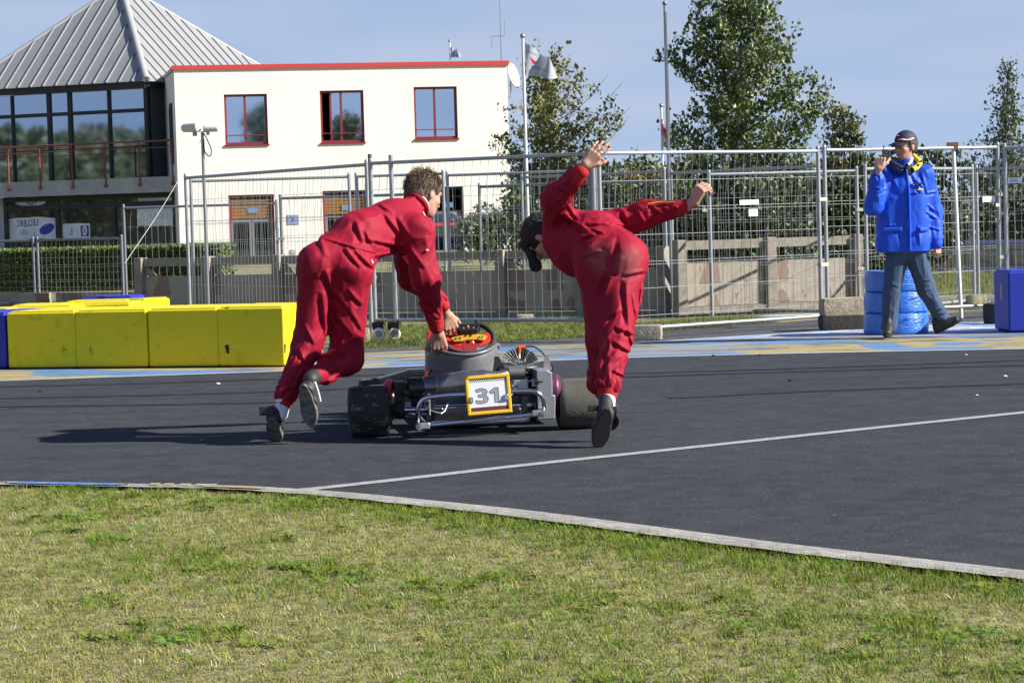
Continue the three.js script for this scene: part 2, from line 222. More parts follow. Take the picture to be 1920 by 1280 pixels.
  while (vs.length < 16000) { const i = rv() * (B.length - 1), k = Math.floor(i), a = B[k].clone().lerp(B[k + 1], i - k), f = rv(); const x = a.x * 1 + (rv() - 0.5) * 0.2, z = a.z - f * (k < 2 ? 4.5 : 1.6) + 0.05; vs.push([x, z]); }
  for (let i = 0; i < 9000; i++) vs.push([4.6 + rv() * 4.2, -29 - rv() * 13]);
  for (let i = 0; i < 4000; i++) vs.push([-9 + rv() * 3, -30 - rv() * 6]);
  const vi = new THREE.InstancedMesh(g, mat, vs.length);
  vs.forEach(([x, z], i) => { q.setFromEuler(new THREE.Euler((rv() - 0.5) * 0.5, rv() * 6.28, 0)); const w = 0.05 + 0.04 * rv(); m4.compose(V(x, -0.03, z), q, V(w, 0.04 + 0.05 * rv(), w)); vi.setMatrixAt(i, m4); const gsel = rv() < 0.55, b = 0.8 + 0.4 * rv(); gsel ? c.setRGB(0.11 * b, 0.18 * b, 0.03) : c.setRGB(0.28 * b, 0.26 * b, 0.09); vi.setColorAt(i, c); });
  vi.name = 'verge_grass'; tag(vi, 'rough grass of the verge around the mesh fences', 'grass', null, 'stuff'); vi.castShadow = true; scene.add(vi);
}

// ---------- clubhouse: white block and glass pavilion ----------
const render_ = grain([0.78, 0.755, 0.69], 2.5, { fine: 0.03, coarse: 0.05, rough: 0.9, bump: 0.0006, seed: 41, res: 256 });
const greyWall = grain([0.36, 0.36, 0.37], 2.5, { fine: 0.10, coarse: 0.22, rough: 0.9, bump: 0.002, seed: 43, res: 256 });
const redFrame = std([0.20, 0.022, 0.030], 0.45), redTrim = std([0.50, 0.045, 0.035], 0.5), darkFrame = std([0.012, 0.014, 0.018], 0.5), steel = std([0.33, 0.34, 0.36], 0.42, 0.75), blackIn = std([0.03, 0.03, 0.032], 0.9);
const mirrorGlass = std([0.62, 0.70, 0.78], 0.03, 1), darkGlass = std([0.17, 0.20, 0.25], 0.03, 1), tintGlass = std([0.40, 0.47, 0.56], 0.03, 1);
const paneGlass = new THREE.MeshPhysicalMaterial({ color: 0xffffff, transmission: 1, thickness: 0, roughness: 0.02, ior: 1.5 });
function planeMap(o, z0 = 0) {          // pixel -> local x, y on the vertical plane z = z0 of a placed group
  o.updateMatrixWorld(true); const inv = o.matrixWorld.clone().invert(), c = camera.position.clone().applyMatrix4(inv);
  return (x, y, z = z0) => { const r = rayOf(x, y).transformDirection(inv), t = (z - c.z) / r.z; return [c.x + r.x * t, c.y + r.y * t]; };
}
function wallWithHoles(x0, x1, y0, y1, holes, depth) { const s = new THREE.Shape([[x0, y0], [x1, y0], [x1, y1], [x0, y1]].map((p) => new THREE.Vector2(...p))); for (const [a, b, c, d] of holes) s.holes.push(new THREE.Path([[a, b], [a, d], [c, d], [c, b]].map((p) => new THREE.Vector2(...p)))); return boxUV(new THREE.ExtrudeGeometry(s, { depth, bevelEnabled: false })).translate(0, 0, -depth); }
function frame(x0, y0, x1, y1, w, d, z) { const X = (x0 + x1) / 2, Y = (y0 + y1) / 2; return [box(x1 - x0, w, d, X, y0 + w / 2, z), box(x1 - x0, w, d, X, y1 - w / 2, z), box(w, y1 - y0 - 2 * w, d, x0 + w / 2, Y, z), box(w, y1 - y0 - 2 * w, d, x1 - w / 2, Y, z)]; }
const cornerL = at(325, 123, 76);
const block = thing('white_clubhouse', 'white rendered two-storey clubhouse block with a red roof edge and three red-framed upper windows', 'building', V(cornerL.x, 0, -76), 12 * D2R);
{
  const F = planeMap(block), [, HT] = F(325, 123), [LX] = F(950, 106);
  const op = [[419, 177, 503, 270], [599, 170, 684, 266], [775, 163, 859, 259]].map(([a, b, c, d]) => { const p = F(a, b), q = F(c, d); return [p[0], q[1], q[0], p[1]]; });
  const dr = [[427, 366, 513], [604, 358, 690], [806, 351, 868]].map(([a, b, c]) => { const p = F(a, b), q = F(c, b); return [p[0], 0.02, q[0], p[1]]; });
  part('front_wall', wallWithHoles(0, LX, -0.3, HT - 0.14, [...op, ...dr], 0.22), render_, block);
  part('side_wall', box(0.22, HT + 0.16, 9.5, 0.11, HT / 2 - 0.22, -4.98), render_, block); part('side_wall', box(0.22, HT + 0.16, 9.5, LX - 0.11, HT / 2 - 0.22, -4.98), render_, block);
  part('rear_wall', box(LX - 0.44, HT + 0.16, 0.2, LX / 2, HT / 2 - 0.22, -9.6), render_, block);
  part('flat_roof', box(LX - 0.44, 0.12, 9.3, LX / 2, HT - 0.35, -4.86), greyWall, block);
  part('roof_edge', [box(LX + 0.12, 0.14, 0.34, LX / 2, HT - 0.07, -0.11), box(0.34, 0.14, 9.4, LX - 0.11, HT - 0.07, -5.0)], redTrim, block);
  part('roof_edge', box(0.34, 0.10, 9.4, 0.11, HT - 0.09, -5.0), std([0.42, 0.41, 0.40], 0.6), block);
  part('room_floor', box(LX - 0.5, 0.12, 9.2, LX / 2, 3.05, -4.9), blackIn, block);
  const sd = part('side_door', box(0.06, 1.95, 0.8, -0.022, 4.15, -1.6), darkFrame, block); part('door_pane', box(0.02, 1.5, 0.5, -0.065, 4.25, -1.6), darkGlass, sd);
  op.forEach(([x0, y0, x1, y1], i) => {
    const w = part('window', frame(x0, y0, x1, y1, 0.075, 0.07, -0.115), redFrame, block), xm = (x0 + x1) / 2, sh = i === 1 ? 0.27 : 0;
    part('mullion', box(0.065, y1 - y0 - 0.15, 0.06, xm - 0.02, (y0 + y1) / 2, -0.116), redFrame, w);
    part('guard_bar', box(x1 - x0, 0.022, 0.02, (x0 + x1) / 2, y0 + 0.30, -0.03), redFrame, w);
    part('sill', box(x1 - x0 + 0.06, 0.05, 0.22, (x0 + x1) / 2, y0 - 0.022, -0.06), redFrame, w);
    part('pane', box(xm - 0.05 - (x0 + 0.075) - sh, y1 - y0 - 0.15, 0.012, (x0 + 0.075 + sh + xm - 0.05) / 2, (y0 + y1) / 2, -0.13), mirrorGlass, w);
    part('pane', box(x1 - 0.075 - xm - 0.012, y1 - y0 - 0.15, 0.012, (xm + 0.012 + x1 - 0.075) / 2, (y0 + y1) / 2, -0.13), mirrorGlass, w);
    if (sh) part('sash', box(0.06, y1 - y0 - 0.16, 0.05, x0 + 0.075 + sh, (y0 + y1) / 2, -0.118), redFrame, w);
  });
  dr.forEach(([x0, y0, x1, y1], i) => {
    const d = part('glazed_door', frame(x0, y0, x1, y1, 0.08, 0.08, -0.12), i < 2 ? redFrame : darkFrame, block), xm = (x0 + x1) / 2, tr = y1 - 0.75;
    part('door_leaf', [...frame(x0 + 0.08, y0 + 0.08, xm - 0.01, tr - 0.05, 0.06, 0.05, -0.13), ...frame(xm + 0.01, y0 + 0.08, x1 - 0.08, tr - 0.05, 0.06, 0.05, -0.13)], std([0.18, 0.19, 0.21], 0.5), d);
    part('pane', box(xm - x0 - 0.22, tr - y0 - 0.25, 0.012, (x0 + xm) / 2 + 0.035, (y0 + tr) / 2, -0.14), darkGlass, d); part('pane', box(x1 - xm - 0.22, tr - y0 - 0.25, 0.012, (x1 + xm) / 2 - 0.035, (y0 + tr) / 2, -0.14), darkGlass, d);
    if (i < 2) for (let k = 0; k < 6; k++) part('blind_slat', box(x1 - x0 - 0.18, 0.085, 0.02, xm, tr + 0.04 + k * 0.105, -0.13, 0, 0.35), std([0.36 + 0.03 * (k % 2), 0.19, 0.06], 0.6), d);
    else part('door_stripe', box(0.8, 0.09, 0.01, xm - 0.1, 1.0, -0.128), redTrim, d);
    part('blue_notice', box(0.34, 0.17, 0.012, xm + 0.05, 1.62, -0.1), std([0.12, 0.20, 0.36], 0.6), d);
  });
  // notices on the wall
  const n1 = F(538, 403), n2 = F(560, 420);
  const arrow = canvasTex(128, 96, (c, w, h) => { c.fillStyle = '#7c8fb4'; c.fillRect(0, 0, w, h); c.strokeStyle = '#10131c'; c.lineWidth = 9; c.beginPath(); c.moveTo(34, 18); c.lineTo(62, 48); c.lineTo(34, 78); c.stroke(); });
  const ag = new THREE.BoxGeometry(n2[0] - n1[0], n1[1] - n2[1], 0.02).translate((n1[0] + n2[0]) / 2, (n1[1] + n2[1]) / 2, 0.014);
  tag(part('arrow_sign', ag, new THREE.MeshStandardMaterial({ map: arrow, roughness: 0.6 }), block), 'grey blue arrow sign on the wall');
  const m1 = F(516, 413), m2 = F(532, 430); part('paper_notice', box(m2[0] - m1[0], m1[1] - m2[1], 0.008, (m1[0] + m2[0]) / 2, (m1[1] + m2[1]) / 2, 0.006), std([0.8, 0.8, 0.8], 0.8), block);
  const v1 = F(544, 468), v2 = F(554, 476); part('wall_vent', box(v2[0] - v1[0], v1[1] - v2[1], 0.02, (v1[0] + v2[0]) / 2, (v1[1] + v2[1]) / 2, 0.012), std([0.35, 0.36, 0.38], 0.7), block);
  // satellite dish and mast at the right corner
  const dish = thing('satellite_dish', 'pale satellite dish on the corner of the white clubhouse', 'satellite dish', block.localToWorld(V(LX + 0.004, HT - 1.15, -0.5)), 12 * D2R);
  const bowl = lathe([[0.0, 0.0], [0.2, 0.02], [0.38, 0.085], [0.42, 0.12], [0.405, 0.125], [0.2, 0.04], [0.001, 0.02]], 28).rotateZ(-75 * D2R).rotateY(-35 * D2R).translate(0.22, 0.68, 0);
  part('bowl', bowl, std([0.62, 0.62, 0.60], 0.6), dish); part('bracket', [rod(V(-0.02, 0, 0), V(0.2, 0.0, 0), 0.025), rod(V(0.2, 0, 0), V(0.22, 0.68, 0), 0.025)], steel, dish); part('feed_arm', rod(V(0.22, 0.36, 0.1), V(0.55, 0.62, 0.28), 0.014), steel, dish);
  const mast = thing('roof_antenna', 'thin roof antenna mast above the corner of the white clubhouse', 'antenna', block.localToWorld(V(LX - 0.11, HT, -0.3)), 0);
  part('mast', rod(V(0, 0, 0), V(0, 2.4, 0), 0.022, 0.012), steel, mast); part('cross_arm', [rod(V(-0.3, 0.82, 0), V(0.12, 0.82, 0), 0.01), rod(V(-0.3, 0.82, 0), V(-0.3, 0.4, 0), 0.01), rod(V(0.12, 0.82, 0), V(0.14, 1.35, 0), 0.008)], steel, mast);
}
const cornerA = at(275, 150, 79.5);
const pav = thing('glass_pavilion', 'glass-fronted pavilion with a grey ribbed hipped metal roof and balcony', 'building', V(cornerA.x, 0, -79.5), -23 * D2R);
const inv0 = (o) => { o.updateMatrixWorld(true); return o.matrixWorld.clone().invert(); };
{
  const F = planeMap(pav), HE = cornerA.y, I = inv0(pav), loc = (p) => p.clone().applyMatrix4(I);
  const A = V(0.12, HE, 0.28), apex = loc(at(226, -28, 84)), C = loc(at(560, 171, 87.5)); C.y = HE; const B = V(-7.3, HE, 0.28), Dd = V(-7.3, HE, C.z - 1);
  const roofMats = [0.255, 0.265, 0.248].map((k, i) => grain([k, k * 1.02, k * 1.05], 2, { res: 128, fine: 0.06, coarse: 0.12, rough: 0.6, bump: 0.0005, seed: 50 + i, extra: { metalness: 0.08 } }));
  function slope(P0, P1, n) {
    const e = P1.clone().sub(P0), L = e.length(); e.normalize(); const up0 = apex.clone().sub(P0), sa = up0.dot(e), w = up0.clone().addScaledVector(e, -sa), ta = w.length(); w.normalize(); const nn = e.clone().cross(w).normalize();
    const roof = part('roof', new THREE.BufferGeometry().setFromPoints([P0, P1, apex]), roofMats[0], pav); roof.geometry.computeVertexNormals(); roof.geometry.setAttribute('uv', new THREE.Float32BufferAttribute([0, 0, 1, 0, 0.5, 1], 2));
    const tm = (s) => Math.max(0, s < sa ? ta * s / sa : ta * (L - s) / (L - sa)), M = new THREE.Matrix4().makeBasis(e, w, nn).setPosition(P0);
    for (let i = 0; i < n; i++) { const s0 = L * i / n, s1 = L * (i + 1) / n - 0.012, pts = [[s0, -0.1], [s1, -0.1], [s1, tm(s1)]]; if (sa > s0 && sa < s1) pts.push([sa, ta]); pts.push([s0 + 0.001, tm(s0 + 0.001)]);
      const g = boxUV(extr(pts, 0.02)), h = tm(s0 + 0.03), rib = box(0.035, h + 0.1, 0.05, s0 + 0.02, h / 2 - 0.05, 0.035);
      const pnl = join([g, rib]); pnl.applyMatrix4(M).translate(0, 0.012, 0); part('roof_panel', pnl, roofMats[i % 3], roof); }
  }
  slope(B, A, 15); slope(A, C, 19); slope(C, Dd, 8); slope(Dd, B, 8);
  const cap = std([0.30, 0.31, 0.32], 0.6);
  part('hip_cap', rod(A.clone().add(V(0.03, 0.0, 0.02)), apex.clone(), 0.13, 0.13, 6), cap, pav); part('hip_cap', rod(B, apex, 0.09, 0.09, 6), cap, pav); part('hip_cap', rod(C, apex, 0.09, 0.09, 6), cap, pav);
  part('eaves_band', [box(7.3, 0.24, 0.1, -3.6, HE - 0.14, 0.2), box(0.1, 0.24, 7, 0.02, HE - 0.14, -3.4)], darkFrame, pav);
  // upper glazing: mullions and panes
  const [, yT] = F(150, 212), yTop = HE - 0.26, y0 = 2.75, xs = [-7.2, ...[-45, 23, 92, 131, 205].map((q) => F(q, 220)[0]), -0.06], wd = [0.1, 0.1, 0.07, 0.13, 0.13, 0.09, 0.13];
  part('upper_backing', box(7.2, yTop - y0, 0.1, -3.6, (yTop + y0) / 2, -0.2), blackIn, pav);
  for (let i = 0; i < xs.length; i++) part('mullion', box(wd[i], yTop - y0, 0.12, xs[i], (yTop + y0) / 2, 0), darkFrame, pav);
  for (let i = 1; i < xs.length; i++) { const a = xs[i - 1] + wd[i - 1] / 2, b = xs[i] - wd[i] / 2, X = (a + b) / 2;
    part('transom', box(b - a, 0.12, 0.1, X, yT, 0), darkFrame, pav);
    part('pane', box(b - a, yTop - yT - 0.06, 0.015, X, (yTop + yT + 0.06) / 2, -0.02, (hash3(i, 1, 1) - 0.5) * 0.006), tintGlass, pav); part('pane', box(b - a, yT - 0.06 - y0, 0.015, X, (yT - 0.06 + y0) / 2, -0.02, (hash3(i, 2, 1) - 0.5) * 0.006), tintGlass, pav); }
  part('side_glazing', box(0.05, yTop - 2.4, 6.5, -0.02, (yTop + 2.4) / 2, -3.4), darkGlass, pav);
  // balcony slab, railing
  const zb = 1.9, G = planeMap(pav, zb), xr = G(329, 330)[0], yF1 = G(300, 331)[1], yF0 = G(300, 360)[1], xl = -8;
  part('balcony_slab', [box(xr - xl, yF1 - yF0, 0.18, (xr + xl) / 2, (yF0 + yF1) / 2, zb - 0.09), box(xr - xl, 0.18, zb - 0.25, (xr + xl) / 2, yF1 - 0.12, (zb - 0.25) / 2 + 0.06)], greyWall, pav);
  const rail = std([0.20, 0.055, 0.04], 0.5), rl = part('railing', [rod(V(xl, G(300, 263.5)[1], zb + 0.03), V(xr, G(300, 263.5)[1], zb + 0.03), 0.03), rod(V(xl, G(300, 276)[1], zb + 0.03), V(xr, G(300, 276)[1], zb + 0.03), 0.014)], rail, pav);
  for (const q of [-45, 15, 74, 135, 197, 261, 323]) { const x = G(q, 300)[0]; part('railing_post', [box(0.035, G(300, 262)[1] - (yF0 + 0.28), 0.05, x, (G(300, 262)[1] + yF0 + 0.28) / 2, zb + 0.03), rod(V(x, yF0 + 0.26, zb - 0.05), V(x, yF0 + 0.26, zb + 0.07), 0.06, 0.06, 10)], rail, rl); }
  // ground floor: dark frame around big panes, banners hung inside
  const zg = 1.35, K = planeMap(pav, zg), xa = K(8, 400)[0], xb = K(331, 400)[0], yt = yF0 - 0.02, yTr = K(170, 386)[1], xm1 = K(108, 420)[0], xm2 = K(214, 420)[0];
  part('pier', box(1.2, yF0, 0.5, xa - 0.62, yF0 / 2, zg - 0.2), greyWall, pav);
  const gf = part('ground_floor_window', [box(xb - xa, 0.14, 0.1, (xa + xb) / 2, yt - 0.07, zg), box(xb - xa, 0.15, 0.1, (xa + xb) / 2, yTr, zg), box(xb - xa, 0.3, 0.1, (xa + xb) / 2, 0.15, zg)], darkFrame, pav);
  for (const [x, w] of [[xa + 0.06, 0.12], [xm1, 0.15], [xm2, 0.15], [xb - 0.07, 0.14]]) part('mullion', box(w, yt - 0.3, 0.09, x, yt / 2 + 0.08, zg + 0.002), darkFrame, gf);
  part('room_back', [box(xb - xa, 2.8, 0.1, (xa + xb) / 2, 1.4, zg - 2.4), box(xb - xa, 0.05, 2.4, (xa + xb) / 2, 0.03, zg - 1.2), box(0.08, 2.8, 2.3, xa, 1.4, zg - 1.2), box(0.08, 2.8, 2.3, xb, 1.4, zg - 1.2)], grain([0.16, 0.16, 0.155], 1, { res: 64, seed: 71 }), gf);
  const bays = [[xa + 0.12, xm1 - 0.075], [xm1 + 0.075, xm2 - 0.075], [xm2 + 0.075, xb - 0.14]];
  for (const [a, b] of bays) { part('pane', box(b - a, yTr - 0.08 - 0.3, 0.006, (a + b) / 2, (yTr - 0.08 + 0.3) / 2, zg), paneGlass, gf); part('pane', box(b - a, yt - 0.14 - yTr - 0.08, 0.006, (a + b) / 2, (yt - 0.14 + yTr + 0.08) / 2, zg), paneGlass, gf); }
  // banners, seen from behind so that the print is mirrored
  function banner(q, name, label, draw, wave = 0.05, sag = 0, group) {
    const [x0, y0b, x1, y1b] = q, p = K(x0, y0b, zg - 0.12), p2 = K(x1, y1b, zg - 0.12), W = p2[0] - p[0], H = p[1] - p2[1];
    const g = new THREE.PlaneGeometry(W, H, 24, 8), a = g.attributes.position;
    for (let i = 0; i < a.count; i++) { const x = a.getX(i) / W, y = a.getY(i) / H; a.setZ(i, Math.sin(x * 9 + y * 2) * wave * 0.5 + Math.sin(x * 21) * wave * 0.2); a.setY(i, a.getY(i) + sag * (x * x * 4 - 1) * -0.5 + Math.sin(x * 14) * wave * 0.15); }
    g.computeVertexNormals();
    const t = canvasTex(512, 128, (c, w, h) => { c.fillStyle = '#e9ecf2'; c.fillRect(0, 0, w, h); c.translate(w, 0); c.scale(-1, 1); draw(c, w, h); });
    const o = thing(name, label, 'banner', pav.localToWorld(V((p[0] + p2[0]) / 2, p2[1], zg - 0.12)), -23 * D2R, group);
    part('cloth', g.translate(0, H / 2, 0), new THREE.MeshStandardMaterial({ map: t, roughness: 0.8, side: THREE.DoubleSide }), o);
    return o;
  }
  banner([9, 412, 112, 449], 'window_banner', 'white banner with mirrored blue lettering hung inside the pavilion window', (c, w, h) => { c.fillStyle = '#2b3fae'; c.font = 'bold 54px sans-serif'; c.fillText('LECLERC', 190, 52); c.beginPath(); c.ellipse(120, 70, 70, 30, 0.3, 0, 7); c.fill(); c.font = 'italic 44px serif'; c.fillStyle = '#3c4a86'; c.fillText('elle', 300, 102); c.fillText('a', 220, 118); }, 0.06, 0.12);
  banner([117, 420, 168, 447], 'window_banner', 'small white banner with a mirrored blue and orange emblem inside the pavilion window', (c, w, h) => { c.fillStyle = '#2f49b4'; c.fillRect(20, 20, 150, 90); c.fillStyle = '#e9ecf2'; c.beginPath(); c.arc(95, 62, 42, 0, 7); c.fill(); c.fillStyle = '#d9763a'; c.fillRect(80, 46, 40, 38); c.fillStyle = '#2f49b4'; c.font = 'bold 76px sans-serif'; c.fillText('E.', 330, 95); }, 0.03, 0.02);
  banner([257, 388, 328, 421], 'window_banner', 'pale banner with faint grey lettering inside the pavilion window', (c) => { c.fillStyle = '#9aa1ae'; c.font = '52px sans-serif'; c.fillText('02.43.85.71', 90, 80); }, 0.05, -0.05);
  banner([258, 360, 326, 375], 'window_banner', 'narrow white banner with black script behind the pavilion fanlight', (c) => { c.fillStyle = '#30343c'; c.font = 'italic 74px serif'; c.fillText('de l Ouest', 90, 88); }, 0.02, 0);
  const ov = banner([27, 370, 86, 386], 'window_sticker', 'oval white sticker with mirrored blue letters on the pavilion fanlight', (c, w, h) => { c.fillStyle = '#2b3fae'; c.font = 'bold 92px sans-serif'; c.fillText('agip', 150, 88); }, 0.0, 0);
  { const g = ov.children[0].geometry, a = g.attributes.position; let W = 0, H = 0; for (let i = 0; i < a.count; i++) { W = Math.max(W, Math.abs(a.getX(i))); H = Math.max(H, a.getY(i)); } for (let i = 0; i < a.count; i++) { const y = a.getY(i) / H * 2 - 1, x = a.getX(i) / W; a.setXY(i, a.getX(i) * Math.sqrt(Math.max(0.03, 1 - y * y * 0.97)), a.getY(i)); } }
}

// ---------- mesh fences ----------
const galv = grain([0.36, 0.38, 0.41], 0.6, { res: 128, fine: 0.12, coarse: 0.2, rough: 0.45, bump: 0.0003, seed: 61, extra: { metalness: 0.55 } });
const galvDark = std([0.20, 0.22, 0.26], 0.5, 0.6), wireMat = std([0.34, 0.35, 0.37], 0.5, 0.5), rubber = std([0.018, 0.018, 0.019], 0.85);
function turnTo(a, b) { return Math.atan2(-(b.z - a.z), b.x - a.x); }
function fencePanel(name, label, x0, d0, x1, d1, H, o = {}) {
  const a = foot(x0, d0), b = foot(x1, d1), L = a.distanceTo(b), lift = o.lift ?? 0.05, g = thing(name, label, o.category ?? 'fence', V(a.x, o.sink ?? 0, a.z), turnTo(a, b), o.group);
  const r = o.r ?? 0.021, m = o.mat ?? galv, lo = o.low ?? 0.12;
  for (const x of [0, L]) part('post', [rod(V(x, lift, 0), V(x, H, 0), r, r, 10), new THREE.SphereGeometry(r, 10, 6).translate(x, H, 0)], m, g);
  part('top_rail', rod(V(r, H - 0.035, 0), V(L - r, H - 0.035, 0), r * 0.9, r * 0.9, 10), m, g);
  part('bottom_rail', rod(V(r, lo, 0), V(L - r, lo, 0), r * 0.9, r * 0.9, 10), m, g);
  const w = [], rr = rng(Math.round(x0 + d0 * 10)), n = Math.round(L / (o.gap ?? 0.098)), wr = o.wire ?? 0.0020, band = H - 0.30;
  for (let i = 1; i < n; i++) { const x = L * i / n + (rr() - 0.5) * 0.012, k = x + (rr() - 0.5) * 0.02; w.push(rod(V(x, lo, 0.004), V(k, band, 0.004), wr, wr, 4, true), rod(V(k, band, 0.004), V(k + 0.028, H - 0.04, 0.004), wr, wr, 4, true)); }
  for (let i = 0; i < 6; i++) { const y = lo + 0.12 + (band - lo - 0.12) * i / 5; w.push(rod(V(0, y, -0.003), V(L, y + (rr() - 0.5) * 0.02, -0.003), wr * 1.15, wr * 1.15, 4, true)); if (i === 2 || i === 4) w.push(rod(V(0, y - 0.03, -0.003), V(L, y - 0.03, -0.003), wr, wr, 4, true)); }
  part('wire_mesh', w, wireMat, g);
  if (o.clamp) for (const y of [0.62, 1.28]) part('clamp', box(0.11, 0.035, 0.055, L + 0.04, y, 0), std([0.52, 0.50, 0.40], 0.5, 0.5), g);
  g.userData.L = L; return g;
}
function plate(panel, q, name, label, draw) {
  const F = planeMap(panel, 0.018), p = F(q[0], q[1]), p2 = F(q[2], q[3]), g = new THREE.BoxGeometry(p2[0] - p[0], p[1] - p2[1], 0.006).translate((p[0] + p2[0]) / 2, (p[1] + p2[1]) / 2, 0.018);
  return tag(part(name, g, draw ? new THREE.MeshStandardMaterial({ map: canvasTex(256, 64, draw), roughness: 0.5 }) : std([0.72, 0.73, 0.74], 0.6), panel), label);
}
const heras = (c, w, h) => { c.fillStyle = '#dfe5ee'; c.fillRect(0, 0, w, h); c.fillStyle = '#66788f'; c.font = 'bold 46px sans-serif'; c.fillText('HERAS', 36, 48); };
const gF = 'front row of mesh fence panels', gB = 'mesh fence panels of the second row', gL = 'low mesh fence by the hedge';
fencePanel('mesh_fence', 'tall mesh fence panel rising between the yellow barriers and the wheeled gate', 357, 28.7, 697, 24.5, 1.8, { group: gF, clamp: true, mat: galv });
const gate = fencePanel('wheeled_gate', 'mesh gate panel on two castors behind the kart', 705, 24.0, 1121, 22.6, 1.8, { category: 'gate', lift: 0.17, low: 0.2 });
{
  const L = gate.userData.L; part('post', rod(V(0.25, 0.17, 0), V(0.25, 1.84, 0), 0.024, 0.024, 10), galv, gate); part('post', rod(V(-0.05, 0.4, -0.06), V(-0.05, 1.86, -0.06), 0.022, 0.022, 10), std([0.16, 0.10, 0.08], 0.8, 0.2), gate);
  for (const [x, c] of [[0.04, [0.62, 0.64, 0.68]], [0.23, [0.60, 0.55, 0.42]]]) {
    const k = part('castor', [box(0.11, 0.05, 0.09, x, 0.155, 0), box(0.012, 0.11, 0.05, x - 0.028, 0.09, 0), box(0.012, 0.11, 0.05, x + 0.028, 0.09, 0), box(0.09, 0.06, 0.07, x - 0.01, 0.13, 0)], rubber, gate);
    part('wheel', new THREE.TorusGeometry(0.046, 0.017, 10, 24).rotateY(0.5).translate(x + 0.03, 0.064, 0.045), std(c, 0.5), k); part('hub', new THREE.CylinderGeometry(0.03, 0.03, 0.03, 14).rotateX(Math.PI / 2).rotateY(0.5).translate(x + 0.03, 0.064, 0.045), std([0.2, 0.23, 0.28], 0.5), k);
  }
  part('lock_bar', box(0.09, 1.66, 0.05, L - 0.03, 0.97, -0.05), galvDark, gate);
  part('hook', tube([V(L - 0.1, 1.8, 0), V(L - 0.09, 1.87, 0), V(L - 0.02, 1.88, 0), V(L, 1.82, 0)], 0.01, 12, 6), rubber, gate);
}
const p3 = fencePanel('mesh_fence', 'mesh fence panel carrying a maker plate and a blank white sheet', 1132, 22.5, 1541, 24.3, 1.8, { group: gF, clamp: true, low: 0.1 });
plate(p3, [1387, 375, 1423, 383], 'maker_plate', 'white maker plate with grey capitals', heras); plate(p3, [1404, 392, 1421, 405], 'paper_sheet', 'blank white sheet');
const p4 = fencePanel('mesh_fence', 'mesh fence panel behind the man in the blue jacket', 1553, 24.4, 1877, 25.3, 1.81, { group: gF, clamp: true });
plate(p4, [1843, 368, 1866, 378], 'paper_sheet', 'torn white sheet');
plate(p4, [1868, 381, 1875, 387], 'paper_sheet');
const p5 = fencePanel('mesh_fence', 'mesh fence panel above the blue barrier block at the track side', 1890, 25.3, 2250, 24.6, 1.8, { group: gF });
plate(p5, [1891, 333, 1917, 343], 'maker_plate', 'white maker plate with grey capitals', heras);
{ const q = foot(1803, 25.1), o = thing('support_pole', 'white rusty-topped pole leaning on the mesh fence beside the man in blue', 'pole', q, 0); part('shaft', rod(V(0, 0, 0), V(-0.05, 1.83, 0), 0.021, 0.021, 10), std([0.60, 0.60, 0.58], 0.6), o); part('coupler', box(0.11, 0.07, 0.07, -0.06, 1.80, 0.02), std([0.20, 0.09, 0.04], 0.85), o); }
const lblB = 'mesh fence panel of the second row, seen through the front fence';
fencePanel('mesh_fence', "second-row mesh fence panel in front of the first clubhouse doors", 366, 31, 662, 31, 1.8, { group: gB, clamp: true });
fencePanel('mesh_fence', "narrow second-row mesh fence panel behind the pushing runner's back", 676, 31, 838, 30.7, 1.8, { group: gB });
fencePanel('mesh_fence', "second-row mesh fence panel seen between the two runners", 846, 30.3, 1118, 29.8, 1.8, { group: gB, sink: -0.03, clamp: true });
fencePanel('mesh_fence', "second-row mesh fence panel before the green shrubs by the yellowing tree", 985, 31.2, 1252, 29.7, 1.8, { group: gB, sink: -0.07 });
const b5 = fencePanel('mesh_fence', "second-row mesh fence panel starting at the steel mast before the sunlit wall", 1264, 29.4, 1541, 27.2, 1.8, { group: gB, sink: -0.10 });
fencePanel('mesh_fence', "second-row mesh fence panel ending above the tan stone block", 1336, 26.6, 1612, 27.0, 1.75, { group: gB, sink: -0.12, clamp: true });
fencePanel('mesh_fence', "second-row mesh fence panel directly behind the blue jacket", 1628, 27, 1828, 29.2, 1.75, { group: gB, sink: -0.10 });
const b8 = fencePanel('mesh_fence', "second-row mesh fence panel in front of the dark blue parked car", 1836, 28.6, 2160, 26.6, 1.75, { group: gB, sink: -0.12 });
const lblL = 'dark railed mesh fence panel in front of the clubhouse doors';
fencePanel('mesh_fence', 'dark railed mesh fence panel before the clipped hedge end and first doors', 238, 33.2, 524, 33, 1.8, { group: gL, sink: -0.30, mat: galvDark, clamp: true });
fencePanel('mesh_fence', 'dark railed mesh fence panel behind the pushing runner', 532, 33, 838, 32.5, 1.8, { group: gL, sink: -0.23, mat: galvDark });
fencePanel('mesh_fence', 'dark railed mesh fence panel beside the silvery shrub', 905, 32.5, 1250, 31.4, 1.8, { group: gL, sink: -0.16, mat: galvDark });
const lblH = 'low mesh fence panel standing along the clipped hedge';
fencePanel('low_fence', 'low mesh fence panel along the hedge below the large lettered banner', -150, 36, 66, 35.6, 1.08, { group: gL, mat: galvDark }); fencePanel('low_fence', 'low mesh fence panel along the hedge below the small emblem banner', 74, 35.6, 232, 34.4, 1.08, { group: gL, mat: galvDark });

